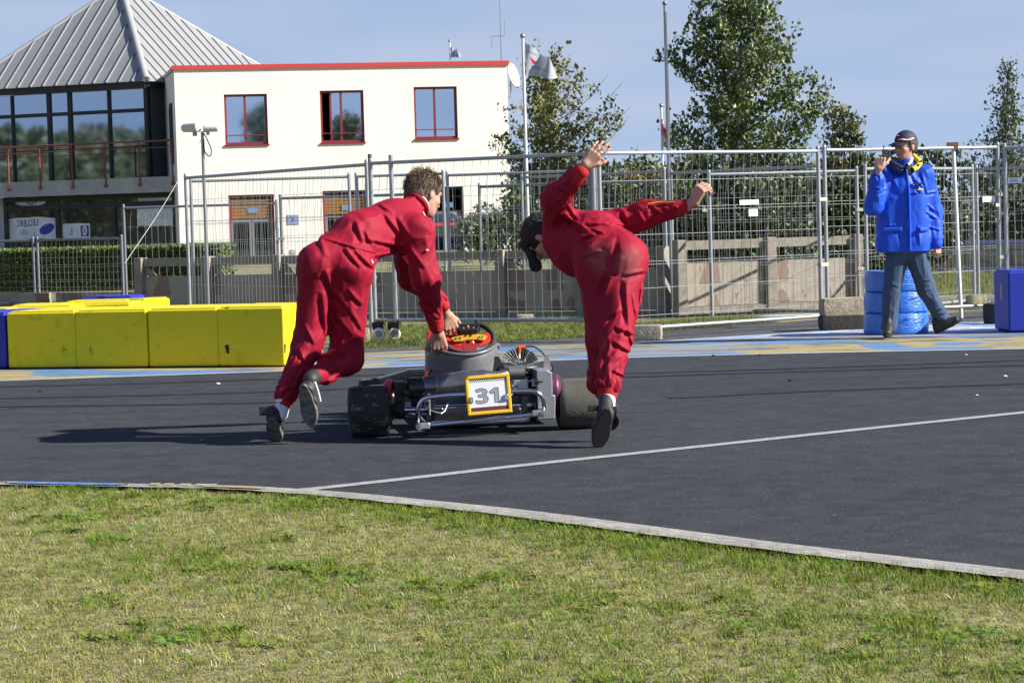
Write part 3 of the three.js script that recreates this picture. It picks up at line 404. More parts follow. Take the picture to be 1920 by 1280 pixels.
// ---------- concrete post-and-rail walls ----------
const wallTone = grain([0.28, 0.25, 0.205], 1.6, { res: 256, fine: 0.15, coarse: 0.3, tint: [0.21, 0.18, 0.145], rough: 0.9, bump: 0.004, seed: 81 });
const stained = (seed) => new THREE.MeshStandardMaterial({ map: tex(256, 256, (u, v, i, j) => { const h = hash3(i, j, seed), s = fbm(u * 9, v * 0.8, seed, 3, 9), e = fbm(u * 22, v * 6, seed + 4, 3, 22), on = s + (e - 0.5) * 0.25 > 0.57 && v < 0.95 - 0.25 * e; const k = 0.88 + 0.16 * h + 0.14 * (e - 0.5); return (on ? [0.24, 0.165, 0.13] : [0.34, 0.30, 0.245]).map((q) => s2(q * k)); }, true, [1 / 1.2, 1 / 0.56]), roughness: 0.9 });
const stains = [stained(3), stained(14), stained(27)];
function concreteWall(name, label, x0, d0, x1, d1, H, n, sink = 0, pier = false) {
  const a = foot(x0, d0), b = foot(x1, d1), L = a.distanceTo(b), g = thing(name, label, 'wall', V(a.x, sink, a.z), turnTo(a, b), 'concrete walls behind the fences'), w = L / n;
  for (let i = 0; i <= n; i++) part('post', extr([[-0.06, 0], [0.06, 0], [0.05, H], [-0.05, H]], 0.15, 0.006).translate(i * w, 0, -0.06), wallTone, g);
  for (let i = 0; i < n; i++) { const X = (i + 0.5) * w; part('top_rail', box(w - 0.125, 0.105, 0.09, X, H - 0.06, -0.01), wallTone, g); part('concrete_panel', box(w - 0.13, 0.50, 0.05, X, 0.34, 0.0), stains[i % 3], g); part('base_plinth', box(w - 0.13, 0.08, 0.13, X, 0.04, 0.01), wallTone, g);
    if (pier) part('brace', extr([[0.07, 0.6], [0.22, 0.6], [0.07, H - 0.1]], 0.05).translate(i * w, 0, -0.04), wallTone, g); }
  return g;
}
concreteWall('concrete_wall', 'sunlit stained concrete post and panel wall below the dark shrubs', 1276, 27.9, 1607, 28.7, 0.86, 2);
concreteWall('concrete_wall', 'shaded concrete post and panel wall behind the yellow barriers and the kart', 268, 31.4, 1246, 28.2, 0.83, 7, -0.04, true);
concreteWall('low_concrete_wall', 'low shaded concrete wall at the foot of the hedge', -200, 37, 262, 34.5, 0.36, 3, -0.32);
// blocks and feet
const blockMats = {};
function roughBlock(name, label, x, y, w, h, d, turn, c, seed, category = 'block', y0 = 0, group) {
  const q = ground(x, y), g = new THREE.BoxGeometry(w, h, d, 8, 4, 8), p = g.attributes.position;
  for (let i = 0; i < p.count; i++) { const X = p.getX(i), Y = p.getY(i), Z = p.getZ(i), n = fbm(X * 9 + seed, Y * 9, Z * 9, 3) - 0.5, ex = Math.abs(X) / w * 2, ey = Math.abs(Y) / h * 2, ez = Math.abs(Z) / d * 2, rnd = (ex > 0.95) + (ey > 0.95) + (ez > 0.95); const k = 1 - (rnd > 1 ? 0.035 * (rnd - 1) : 0) + n * 0.07; p.setXYZ(i, X * k, Y > -h * 0.4 ? Y * k : Y, Z * k); }
  g.computeVertexNormals(); boxUV(g); g.translate(0, h / 2, 0);
  const ck = c[0] > 0.6 ? 'w' : c[0] > 0.38 ? 'p' : c[0] > 0.1 ? 'g' : 'k'; const m = blockMats[ck] ??= grain(c, 0.5, { res: 128, fine: 0.3, coarse: 0.5, tint: c.map((q) => q * 0.6), rough: 0.95, bump: 0.006, seed });
  const o = solo(name, g, m, label, category, group); o.position.set(q.x, y0, q.z); o.rotation.y = turn; return o;
}
roughBlock('fence_foot', 'rough concrete fence foot beside the runner bent to the left', 1206, 636, 0.36, 0.135, 0.24, -0.12, [0.33, 0.30, 0.24], 3);
roughBlock('stone_block', 'blackened timber-like block under the tan stone block', 1582, 617, 0.46, 0.14, 0.26, 0.05, [0.035, 0.032, 0.03], 5);
roughBlock('stone_block', 'tan rounded stone block resting on the black one by the blue tyres', 1582, 617, 0.44, 0.17, 0.25, 0.09, [0.40, 0.34, 0.24], 8, 'block', 0.14);
roughBlock('fence_foot', 'black rubber fence foot between the man in blue and the blue block', 1872, 606, 0.22, 0.2, 0.2, 0.5, [0.03, 0.03, 0.032], 9);
roughBlock('fence_foot', 'small pale concrete foot on the grass behind the gate', 985, 606, 0.18, 0.1, 0.18, 0.1, [0.42, 0.39, 0.33], 12);
roughBlock('fence_foot', 'pale block holding the second fence behind the white pole', 1832, 574, 0.2, 0.14, 0.18, 0.2, [0.45, 0.43, 0.38], 15);
roughBlock('fence_foot', 'pale concrete foot half hidden behind the left runner and the gate', 678, 640, 0.16, 0.13, 0.3, 0.1, [0.42, 0.37, 0.29], 17);
roughBlock('timber_sleeper', 'long weathered timber lying on the apron behind the tyres', 1790, 566, 1.3, 0.07, 0.12, 0.1, [0.17, 0.14, 0.11], 19, 'timber');
for (const [x, y, s] of [[1024, 603, 0.07], [1046, 600, 0.045], [1068, 601, 0.035], [1795, 602, 0.05], [1925, 570, 0.1], [1850, 562, 0.09]]) { const o = roughBlock('litter_scrap', 'crumpled white scrap lying on the verge grass', x, y, s, s * 0.6, s, x, [0.75, 0.75, 0.74], x % 17, 'litter', 0, 'white litter scraps along the verge'); o.position.y = -0.03; }
{ const r = rng(8); const st = [[1812, 666], [1338, 668], [1425, 666], [1885, 707], [1482, 714], [560, 746], [408, 721], [75, 735], [1590, 600], [1832, 742]]; st.forEach(([x, y], i) => { const q = ground(x, y), k = 0.008 + r() * 0.008; const g = new THREE.IcosahedronGeometry(k, 1); g.scale(1.3, 0.6, 1); const o = solo('pebble', g.translate(0, k * 0.5, 0), std(i % 3 ? [0.02, 0.02, 0.02] : [0.6, 0.6, 0.55], 0.9), i % 3 ? 'small dark crumb of rubber lying on the track' : 'small pale pebble lying on the track', i % 3 ? 'rubber crumb' : 'pebble', i % 3 ? 'rubber crumbs on the track' : 'pebbles on the track'); o.position.copy(q); }); }

// ---------- plastic barrier blocks ----------
function scuffed(c, seed) { return new THREE.MeshPhysicalMaterial({ map: tex(256, 256, (u, v, i, j) => { const h = hash3(i, j, seed), n = fbm(u * 8, v * 8, seed, 4, 8); const [mu, mv, ms] = [[0.36, 0.82, 0.018], [0.71, 0.80, 0.03], [0.3, 0.85, 0.0], [0.645, 0.80, 0.075], [0, 0, 0], [0.3, 0.7, 0.02]][seed - 1], du = u - mu, dv = v - mv, e = fbm(u * 30, v * 30, seed + 2, 3, 30); const mark = Math.hypot(du * 2.6, dv * 1.3) + (e - 0.5) * 0.13 < ms, line = ms > 0 && ms < 0.05 && Math.abs(du + 0.02 + Math.sin(v * 25) * 0.02) < 0.012 * e && Math.abs(dv) < 0.075; const gr = step(0.62, 0.8, n) * 0.14 + 0.04 * h; return mark || line ? [0.17, 0.13, 0.05] : c.map((q) => s2(q * (1 - gr))); }, true, [1 / 0.62, 1 / 0.5]), roughness: 0.5, specularIntensity: 0.6 }); }
const yMats = [1, 2, 3, 4].map((s) => scuffed([0.69, 0.575, 0.006], s)), bMat = scuffed([0.018, 0.035, 0.36], 6);
function barrierBlock(label, p, turn, W, H, D, mat, group) {
  const o = thing('barrier_block', label, 'barrier', p, turn, group), g = new RoundedBoxGeometry(W - 0.004, H - 0.012, D, 4, 0.018), a = g.attributes.position;
  for (let i = 0; i < a.count; i++) { const x = a.getX(i) / W * 2, y = a.getY(i) / H * 2; a.setZ(i, a.getZ(i) + Math.sign(a.getZ(i)) * 0.006 * (1 - x * x) * (1 - y * y)); }
  g.computeVertexNormals(); boxUV(g); part('shell', g.translate(0, H / 2 + 0.006, 0), mat, o);
  part('top_lip', rbox(W - 0.05, 0.014, D - 0.05, 0.006, 0, H + 0.004, 0), mat, o);
  for (const s of [-1, 1]) { part('end_socket', new THREE.CapsuleGeometry(0.032, 0.10, 6, 16).scale(0.35, 1, 1).translate(s * (W / 2 - 0.004), H * 0.66, 0.02), std([0.45, 0.40, 0.02], 0.6), o); }
  part('foot_rim', box(W - 0.06, 0.012, D - 0.06, 0, 0.006, 0), rubber, o);
  return o;
}
{
  const A = foot(14, 20.75), B = foot(536, 19.95), dir = B.clone().sub(A), L = dir.length(), turn = turnTo(A, B), e = dir.clone().normalize(), nrm = V(-e.z, 0, e.x).multiplyScalar(-1); if (nrm.z > 0) nrm.negate();
  const cuts = [14, 143, 279, 410, 536], X = cuts.map((q) => foot(q, lerp(20.75, 19.95, (q - 14) / 522)).sub(A).dot(e)), grp = 'yellow barrier blocks in rows', D = 0.82;
  const lb = ['yellow plastic barrier block next to the blue one', 'yellow plastic barrier block with a hooked scuff mark', 'plain yellow plastic barrier block between two scuffed ones', 'yellow plastic barrier block at the row end with a sunlit side, behind the left runner'];
  for (let i = 0; i < 4; i++) { const c = A.clone().addScaledVector(e, (X[i] + X[i + 1]) / 2).addScaledVector(nrm, D / 2); barrierBlock(lb[i], V(c.x, 0, c.z), turn + [0.012, -0.008, 0.01, -0.012][i], X[i + 1] - X[i], 0.49 + [0, 0.002, 0.004, 0.008][i], D, yMats[i], grp); }
  const c0 = A.clone().addScaledVector(e, -0.32).addScaledVector(nrm, D / 2); barrierBlock('blue plastic barrier block ending the front yellow row', V(c0.x, 0, c0.z), turn, 0.62, 0.485, D, bMat, 'blue barrier blocks');
  const rowB = 'yellow plastic barrier block in the rows behind the front one';
  for (const [x0, x1, d, H] of [[-110, 24, 22.4, 0.47], [26, 144, 22.6, 0.475], [146, 254, 22.9, 0.48], [256, 292, 23.4, 0.49], [-60, 27, 24.6, 0.38], [29, 126, 25.2, 0.41], [128, 248, 25.6, 0.42]]) { const a = foot(x0, d), b = foot(x1, d - 0.1); const W = a.distanceTo(b); barrierBlock(d < 24 ? 'yellow plastic barrier block in the second row, directly behind the front one' : 'yellow plastic barrier block in the third row before the low concrete wall', V((a.x + b.x) / 2, 0, (a.z + b.z) / 2 - 0.22), turnTo(a, b), W, H, 0.44, yMats[(x0 + 200) % 4], grp); }
  { const a = foot(160, 27), b = foot(254, 26.9); barrierBlock('blue plastic barrier block behind the yellow rows below the hedge', V((a.x + b.x) / 2, 0, (a.z + b.z) / 2 - 0.3), turnTo(a, b), a.distanceTo(b), 0.42, 0.5, bMat, 'blue barrier blocks'); }
  { const a = foot(1891, 21.95); barrierBlock('tall blue plastic barrier block at the track side by the man in blue', V(a.x + 0.42, 0, a.z - 0.3), 0.02, 0.84, 0.56, 0.6, bMat, 'blue barrier blocks'); }
}
{ // wrapped tyre stack
  const q = foot(1682, 22.45), o = thing('tyre_stack', 'stack of three tyres wrapped in blue plastic film behind the man in blue', 'tyre stack', q, 0);
  const film = new THREE.MeshPhysicalMaterial({ color: lin(0.025, 0.155, 0.62), roughness: 0.28, clearcoat: 0.5, clearcoatRoughness: 0.2, bumpMap: tex(256, 256, (u, v) => [Math.pow(1 - Math.abs(fbm(u * 10, v * 24, 3, 4, 10) * 2 - 1), 3)], false, [2, 1]), bumpScale: 0.003 });
  const h = 0.197, prof = (k) => { const r = 0.305 - 0.004 * k, P = []; for (let i = 0; i <= 14; i++) { const t = i / 14, y = t * h; P.push([r - 0.011 * Math.pow(Math.abs(t * 2 - 1), 4), y]); } P.unshift([0.17, 0]); P.push([0.17, h]); return P; };
  for (let k = 0; k < 3; k++) { const g = lathe(prof(k), 56), a = g.attributes.position; for (let i = 0; i < a.count; i++) { const X = a.getX(i), Y = a.getY(i), Z = a.getZ(i), f = 1 + (fbm(X * 7 + k * 5, Y * 10, Z * 7, 3) - 0.5) * 0.03; a.setXYZ(i, X * f, Y, Z * f); } g.computeVertexNormals(); const t = part('wrapped_tyre', g.translate((k - 1) * 0.006, k * (h + 0.001), 0), film, o); void t; }
  for (const [a, b] of [[V(0.20, 0.10, 0.245), V(0.235, 0.15, 0.215)], [V(0.09, 0.33, 0.30), V(0.16, 0.345, 0.272)], [V(0.02, 0.14, 0.31), V(0.07, 0.15, 0.303)]]) part('film_tear', rod(a, b, 0.0035), std([0.02, 0.05, 0.2], 0.4), o);
}
// ---------- poles, loudspeakers, flags ----------
{
  const b = foot(391, 30.6), o = thing('loudspeaker_pole', 'slim steel pole rising behind the mesh fence with cables looped at its top', 'pole', b, 0), top = at(385, 246, 30.6).y; part('shaft', rod(V(0, 0, 0), V(-0.0, top, 0), 0.024, 0.02, 10), steel, o);
  part('cable', tube([V(0.02, top - 0.02, 0.03), V(0.07, top - 0.12, 0.04), V(0.11, top - 0.24, 0.03), V(0.09, top - 0.32, 0.02), V(0.03, top - 0.27, 0.02), V(0.02, top - 0.1, 0.03)], 0.008, 30, 6), rubber, o);
  const cream = std([0.62, 0.59, 0.50], 0.55);
  for (const [dx, turn, lb] of [[-0.05, 0.95, 'cream tubular loudspeaker facing the camera side on the slim pole'], [0.03, -1.75, 'cream tubular loudspeaker pointing away on the slim pole']]) {
    const s = thing('loudspeaker', lb, 'loudspeaker', V(b.x + dx, top - 0.03, b.z), turn); if (turn < 0) s.scale.setScalar(0.72); part('housing', lathe([[0, -0.16], [0.042, -0.16], [0.056, -0.14], [0.062, 0.08], [0.062, 0.105], [0.05, 0.105], [0.05, 0.098], [0, 0.098]], 24).rotateX(Math.PI / 2).translate(0, 0.085, -0.1), cream, s);
    part('grille', new THREE.CircleGeometry(0.055, 24).translate(0, 0.085, 0.009), std([0.75, 0.75, 0.73], 0.6), s); part('bracket', box(0.03, 0.05, 0.05, 0, 0.0, -0.06), steel, s);
  }
  solo('guy_line', tube([V(b.x - 0.01, top - 0.1, b.z), V(b.x - 0.5, top - 0.95, b.z + 0.3), V(b.x - 0.95, 0.75, b.z + 0.6)], 0.004, 16, 5), std([0.7, 0.7, 0.68], 0.8), 'thin pale line running down from the loudspeaker pole to the fence', 'rope');
  const t = at(1247, 6, 29.4), f = foot(1261, 29.4), tp = thing('steel_mast', 'tall thin steel mast beside the poplar with a ball at its top', 'mast', f, 0); part('shaft', rod(V(0, 0, 0), V(0, t.y - 0.03, 0), 0.026, 0.018, 10), steel, tp); part('top_ball', new THREE.SphereGeometry(0.03, 12, 8).translate(0, t.y, 0), galvDark, tp); part('rope', rod(V(0.03, 1.2, 0.02), V(0.015, t.y - 0.1, 0.02), 0.003), rubber, tp);
}
function flag(name, label, x, y0, d, quad, draw, drop) {
  const top = at(x, y0, d), o = thing(name, label, 'flag', V(top.x, 0, top.z), 0); part('pole', rod(V(0, drop ?? 0, 0), V(0, top.y, 0), 0.04, 0.028, 8), std([0.62, 0.63, 0.65], 0.5), o); part('finial', new THREE.SphereGeometry(0.055, 10, 8).translate(0, top.y + 0.03, 0), steel, o);
  const n = 20, m = 10, P = [], U = [], I = [], q = quad.map(([a, b]) => at(a, b, d).sub(V(top.x, 0, top.z)));
  for (let j = 0; j <= m; j++) for (let i = 0; i <= n; i++) { const u = i / n, v = j / m, p = q[0].clone().lerp(q[1], u).lerp(q[3].clone().lerp(q[2], u), v); p.z = Math.sin(u * 8 + v * 2.5) * 0.09 * (0.3 + u); p.y += Math.sin(u * 6.5) * 0.05 * u; P.push(p.x, p.y, p.z); U.push(u, 1 - v); }
  for (let j = 0; j < m; j++) for (let i = 0; i < n; i++) { const k = j * (n + 1) + i; I.push(k, k + n + 1, k + 1, k + 1, k + n + 1, k + n + 2); }
  const g = new THREE.BufferGeometry(); g.setAttribute('position', new THREE.Float32BufferAttribute(P, 3)); g.setAttribute('uv', new THREE.Float32BufferAttribute(U, 2)); g.setIndex(I); g.computeVertexNormals();
  part('cloth', g, new THREE.MeshPhysicalMaterial({ map: canvasTex(256, 256, draw), roughness: 0.9, transmission: 0.25, thickness: 0, side: THREE.DoubleSide }), o);
}
flag('flag', 'large white flag with grey and red print flying beside the white clubhouse', 980, 70, 49, [[984, 80], [1030, 108], [1046, 146], [987, 142]], (c, w, h) => { c.fillStyle = '#aeb3c2'; c.fillRect(0, 0, w, h); c.fillStyle = '#5d6273'; c.font = 'bold 34px serif'; c.fillText('Prost', 26, 70); c.fillText('KARTING', 40, 190); c.fillStyle = '#b2232d'; c.beginPath(); c.moveTo(40, 100); c.lineTo(110, 130); c.lineTo(60, 160); c.fill(); });
flag('flag', 'drooping red white and yellow flag beside the steel mast', 1240, 200, 60, [[1240, 222], [1248, 230], [1256, 276], [1241, 276]], (c, w, h) => { c.fillStyle = '#c9cad6'; c.fillRect(0, 0, w, h); c.fillStyle = '#b01f2c'; c.fillRect(0, 0, 90, 150); c.fillRect(120, 60, 90, 110); c.fillStyle = '#d8b72c'; c.fillRect(170, 190, 86, 66); });
flag('flag', 'small pale flag showing behind the red roof edge', 843, 78, 90, [[845, 88], [856, 92], [866, 106], [846, 108]], (c, w, h) => { c.fillStyle = '#8d93ad'; c.fillRect(0, 0, w, h); });

// ---------- trees, shrubs, hedge ----------
const leafGeo = (() => { const P = [[0, 0, 0], [0.32, 0.42, 0.06], [0, 1, -0.06], [-0.32, 0.42, 0.06], [0, 0.45, -0.02]], f = [[0, 1, 4], [1, 2, 4], [2, 3, 4], [3, 0, 4]], a = []; for (const t of f) for (const k of t) a.push(...P[k]); const g = new THREE.BufferGeometry(); g.setAttribute('position', new THREE.Float32BufferAttribute(a, 3)); g.computeVertexNormals(); return g; })();
const leafMat = new THREE.MeshPhysicalMaterial({ color: 0xffffff, roughness: 0.5, transmission: 0.28, thickness: 0, side: THREE.DoubleSide });
const bark = grain([0.14, 0.115, 0.09], 0.4, { res: 128, fine: 0.4, coarse: 0.4, rough: 0.95, bump: 0.01, seed: 91 }), greyBark = grain([0.24, 0.21, 0.17], 0.4, { res: 128, fine: 0.4, coarse: 0.3, rough: 0.95, bump: 0.008, seed: 92 });
function leaves(name, list, parent, size, cols, r, droop = 0.3) {      // list of points; one instance each
  const im = new THREE.InstancedMesh(leafGeo, leafMat, list.length), m = new THREE.Matrix4(), q = new THREE.Quaternion(), c = new THREE.Color();
  list.forEach((p, i) => { q.setFromEuler(new THREE.Euler((r() - 0.5) * 2.6 + droop, r() * 6.283, (r() - 0.5) * 2.6)); const s = size * (0.65 + 0.7 * r()); m.compose(p, q, V(s * 1.15, s, s)); im.setMatrixAt(i, m); const k = cols[Math.floor(Math.pow(r(), 1.3) * cols.length)], b = 0.75 + 0.5 * r(); c.setRGB(k[0] * b, k[1] * b, k[2] * b); im.setColorAt(i, c); });
  im.name = name; im.userData.kind = 'stuff'; im.castShadow = im.receiveShadow = true; parent.add(im); return im;
}
function tree(name, label, base, H, o) {
  const r = rng(o.seed), t = thing(name, label, 'tree', base, 0, o.group), wood = [], pts = [], lean = o.lean ?? 0;
  const axis = (h) => V(Math.sin(h * 0.9 + o.seed) * 0.05 * H * 0.2 + lean * h, h, Math.cos(h * 0.7) * 0.04), rad = (h) => o.trunk * (1 - 0.92 * h / H) + 0.008;
  for (let i = 0; i < 12; i++) { const a = H * i / 12, b = H * (i + 1) / 12; wood.push(rod(axis(a), axis(b), rad(a), rad(b), 8, true)); }
  const trunk = part('trunk', wood, o.bark ?? bark, t), limbs = [];
  const nb = o.branches ?? 46;
  for (let i = 0; i < nb; i++) {
    const f = o.start + (1 - o.start) * Math.pow((i + r()) / nb, 0.9) * 0.97, h = H * f, az = i * 2.399 + r() * 0.8, L = o.width * o.shape((f - o.start) / (1 - o.start)) * (0.62 + 0.55 * r()) * (o.bias ? o.bias(az) : 1), up = o.up ?? 0.7, dir = V(Math.cos(az), up * (0.5 + r() * 0.7), Math.sin(az)).normalize();
    const a = axis(h), P = [a]; let cur = a.clone(), d = dir.clone(); const ns = 4; for (let k = 1; k <= ns; k++) { d.add(V((r() - 0.5) * 0.35, (o.curl ?? 0.12) + (r() - 0.5) * 0.25, (r() - 0.5) * 0.35)).normalize(); cur = cur.clone().addScaledVector(d, L / ns); P.push(cur); }
    for (let k = 0; k < ns; k++) limbs.push(rod(P[k], P[k + 1], Math.max(0.005, rad(h) * 0.42 * (1 - k / ns)), Math.max(0.004, rad(h) * 0.42 * (1 - (k + 1) / ns)), 5, true));
    const tw = Math.max(2, Math.round(L * (o.twigs ?? 6)));
    for (let k = 0; k < tw; k++) { const s = 0.25 + 0.75 * (k + r()) / tw, j = Math.min(ns - 1, Math.floor(s * ns)), q = P[j].clone().lerp(P[j + 1], s * ns - j), td = V(r() - 0.5, r() * 0.7 - 0.1, r() - 0.5).normalize(), tl = (o.twig ?? 0.4) * (0.5 + r()), e = q.clone().addScaledVector(td, tl); limbs.push(rod(q, e, 0.006, 0.003, 4, true)); if (o.bare && r() < o.bare(q.y / H, az)) continue;
      const nl = Math.round((o.leaves ?? 14) * (0.5 + r())); for (let m = 0; m < nl; m++) { const u = Math.pow(r(), 0.7); pts.push(q.clone().lerp(e, u).add(V((r() - 0.5), (r() - 0.5), (r() - 0.5)).multiplyScalar(o.spread ?? 0.26))); } }
  }
  part('limbs', limbs, o.bark ?? bark, trunk); leaves('crown', pts, t, o.leaf, o.cols, r); return t;
}
const gDark = [[0.055, 0.10, 0.022], [0.07, 0.125, 0.028], [0.095, 0.15, 0.032], [0.135, 0.185, 0.04], [0.21, 0.225, 0.055]], gYel = [[0.11, 0.15, 0.025], [0.15, 0.18, 0.03], [0.20, 0.205, 0.035], [0.25, 0.21, 0.035]];
{ const b = foot(1408, 50, -1.05); tree('poplar_tree', 'tall leafy green poplar rising behind the mesh fence', b, at(1430, -18, 50).y + 1.05, { seed: 12, trunk: 0.10, start: 0.26, width: 2.35, branches: 74, twigs: 8, leaves: 18, twig: 0.36, spread: 0.25, leaf: 0.10, up: 0.42, cols: gDark, bark: greyBark, shape: (f) => Math.pow(Math.sin(Math.PI * Math.min(1, 0.20 + f * 0.76)), 0.7) * (1 - 0.36 * f) }); }
{ const b = foot(1042, 52); tree('autumn_tree', 'thin yellowing tree with bare twigs beside the white clubhouse corner', b, at(1040, 135, 52).y, { seed: 31, trunk: 0.07, start: 0.16, width: 2.1, branches: 50, twigs: 8, leaves: 14, twig: 0.36, spread: 0.24, leaf: 0.10, up: 0.5, curl: 0.12, cols: gYel, bark: greyBark, bare: (f, az) => (Math.cos(az) > 0.35 ? 0.6 : 0.06), bias: (az) => 1 + 0.15 * Math.cos(az), shape: (f) => 1.05 - 0.72 * f }); }
{ const b = foot(1590, 75, -1.05); tree('background_tree', 'small ragged olive tree between the poplar and the man in blue', b, at(1588, 214, 75).y + 1.05, { seed: 44, trunk: 0.09, start: 0.2, width: 1.5, branches: 36, twigs: 6, leaves: 16, leaf: 0.15, up: 1.0, spread: 0.3, cols: [[0.08, 0.10, 0.03], [0.11, 0.12, 0.04], [0.15, 0.14, 0.05]], shape: (f) => 1.0 - 0.65 * f }); }
{ const b = foot(1893, 110, -1.05); tree('background_tree', 'dark spired tree standing far behind the right-hand fence', b, at(1893, 120, 110).y + 1.05, { seed: 57, trunk: 0.16, start: 0.16, width: 2.1, branches: 46, twigs: 5, leaves: 15, leaf: 0.16, up: 0.7, spread: 0.5, twig: 0.6, cols: [[0.07, 0.105, 0.04], [0.085, 0.125, 0.045], [0.12, 0.15, 0.06]], shape: (f) => Math.max(0.12, 1.05 - 1.0 * f) }); }
tree('background_tree', 'tall tree standing beyond the lawn and mirrored in the middle clubhouse window', V(23.5, 0, 18), 9.6, { seed: 71, trunk: 0.2, start: 0.25, width: 2.6, branches: 40, twigs: 4, leaves: 14, leaf: 0.22, spread: 0.45, twig: 0.6, cols: gDark, shape: (f) => Math.sin(Math.PI * Math.min(1, 0.2 + f * 0.76)) });
function shrub(name, label, x, d, w, topY, seed, cols, leaf, n, group, y0 = 0) {
  const b = foot(x, d, y0), H = at(x, topY, d).y - y0, r = rng(seed), t = thing(name, label, 'shrub', b, 0, group), st = [], pts = [], lob = [];
  for (let i = 0; i < 9; i++) { const a = r() * 6.28, R = w * 0.5 * Math.sqrt(r()), q = V(Math.cos(a) * R, H * (0.55 + 0.33 * r()), Math.sin(a) * R * 0.7); st.push(tube([V(q.x * 0.15, 0, q.z * 0.15), V(q.x * 0.5, q.y * 0.55, q.z * 0.4), q], 0.016, 6, 5)); lob.push([q, 0.20 * H * (0.6 + r() * 0.6)]); }
  for (let i = 0; i < 14; i++) { const a = r() * 6.28, R = w * 0.55 * Math.sqrt(r()); lob.push([V(Math.cos(a) * R, H * (0.12 + 0.6 * r()), Math.sin(a) * R * 0.7), 0.22 * H * (0.6 + 0.6 * r())]); }
  for (let i = 0; i < n; i++) { const [c, R] = lob[Math.floor(r() * lob.length)], v = V(r() - 0.5, r() - 0.5, r() - 0.5).normalize().multiplyScalar(R * Math.pow(r(), 0.33)); v.add(c); if (v.y < 0.05) v.y = 0.05 + r() * 0.2; pts.push(v); }
  part('stems', st, bark, t); leaves('foliage', pts, t, leaf, cols, r);
}
const sg = 'dark shrubs behind the concrete wall', sl = 'dense dark green shrub behind the concrete wall';
for (const [x, d, w, y, s] of [[1325, 35.5, 1.8, 300, 3], [1440, 36.2, 1.9, 312, 4], [1555, 37, 2.0, 322, 5], [1385, 39, 2.4, 285, 6], [1660, 40, 2.2, 335, 8], [1500, 42, 2.6, 300, 10], [1300, 41, 2.2, 292, 11]]) shrub('dark_shrub', sl, x, d, w, y, s, [[0.035, 0.062, 0.018], [0.05, 0.085, 0.022], [0.07, 0.11, 0.03], [0.12, 0.15, 0.045]], 0.095, 6500, sg);
for (const [x, d, w, y, s] of [[1770, 62, 3.4, 345, 13], [1880, 64, 3.8, 338, 14], [1960, 60, 3.2, 350, 15], [1700, 66, 3.2, 330, 17]]) shrub('dark_shrub', 'dark shrub behind the parked cars', x, d, w, y, s, [[0.035, 0.058, 0.022], [0.05, 0.075, 0.026], [0.08, 0.09, 0.03]], 0.14, 3000, 'shrubs behind the parked cars', -1.05);
shrub('yellow_shrub', 'yellow-leaved shrub behind the bending runner', 1236, 40, 1.0, 300, 21, [[0.24, 0.17, 0.025], [0.28, 0.20, 0.03], [0.17, 0.15, 0.03], [0.10, 0.11, 0.02]], 0.08, 2600);
shrub('yellow_shrub', 'small yellow-leaved shrub glimpsed behind the man in blue', 1748, 48, 0.8, 385, 22, [[0.26, 0.19, 0.03], [0.18, 0.15, 0.03]], 0.08, 900, null, -0.9);
shrub('silver_shrub', 'silvery grey feathery shrub at the clubhouse corner', 905, 60, 1.3, 385, 24, [[0.34, 0.36, 0.32], [0.25, 0.29, 0.22], [0.16, 0.21, 0.10]], 0.11, 2600);
shrub('green_shrub', 'round green shrub beside the silvery one', 955, 57, 1.5, 400, 26, [[0.06, 0.10, 0.025], [0.09, 0.13, 0.03], [0.12, 0.16, 0.04]], 0.10, 2600);
shrub('green_shrub', 'mixed green shrub under the yellowing tree', 1060, 50, 2.6, 330, 28, [[0.05, 0.085, 0.022], [0.08, 0.12, 0.03], [0.16, 0.16, 0.04]], 0.10, 4200);
shrub('green_shrub', 'green shrub between the yellowing tree and the steel mast', 1165, 52, 2.2, 345, 30, [[0.045, 0.08, 0.025], [0.07, 0.11, 0.03], [0.10, 0.13, 0.04]], 0.10, 3600);
{ // clipped hedge
  const a = foot(-90, 47.5), b = foot(417, 46.5), L = a.distanceTo(b), H = 0.79, r = rng(61), t = thing('clipped_hedge', 'long clipped green hedge in front of the pavilion windows', 'hedge', a, turnTo(a, b)), pts = [];
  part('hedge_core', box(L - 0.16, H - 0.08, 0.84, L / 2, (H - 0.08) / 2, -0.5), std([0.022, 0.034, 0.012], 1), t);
  for (let i = 0; i < 26000; i++) { const f = r(); if (f < 0.62) pts.push(V(r() * L, Math.pow(r(), 0.8) * H, -0.06 - r() * 0.06)); else if (f < 0.93) pts.push(V(r() * L, H - 0.06 + r() * 0.06 + 0.03 * (fbm(r() * 4, i * 0.01, 1, 2)), -r())); else pts.push(V(r() < 0.5 ? 0.03 : L - 0.03 - r() * 0.04, r() * H, -r())); }
  leaves('foliage', pts, t, 0.055, [[0.08, 0.14, 0.02], [0.11, 0.18, 0.025], [0.15, 0.22, 0.03]], r);
}
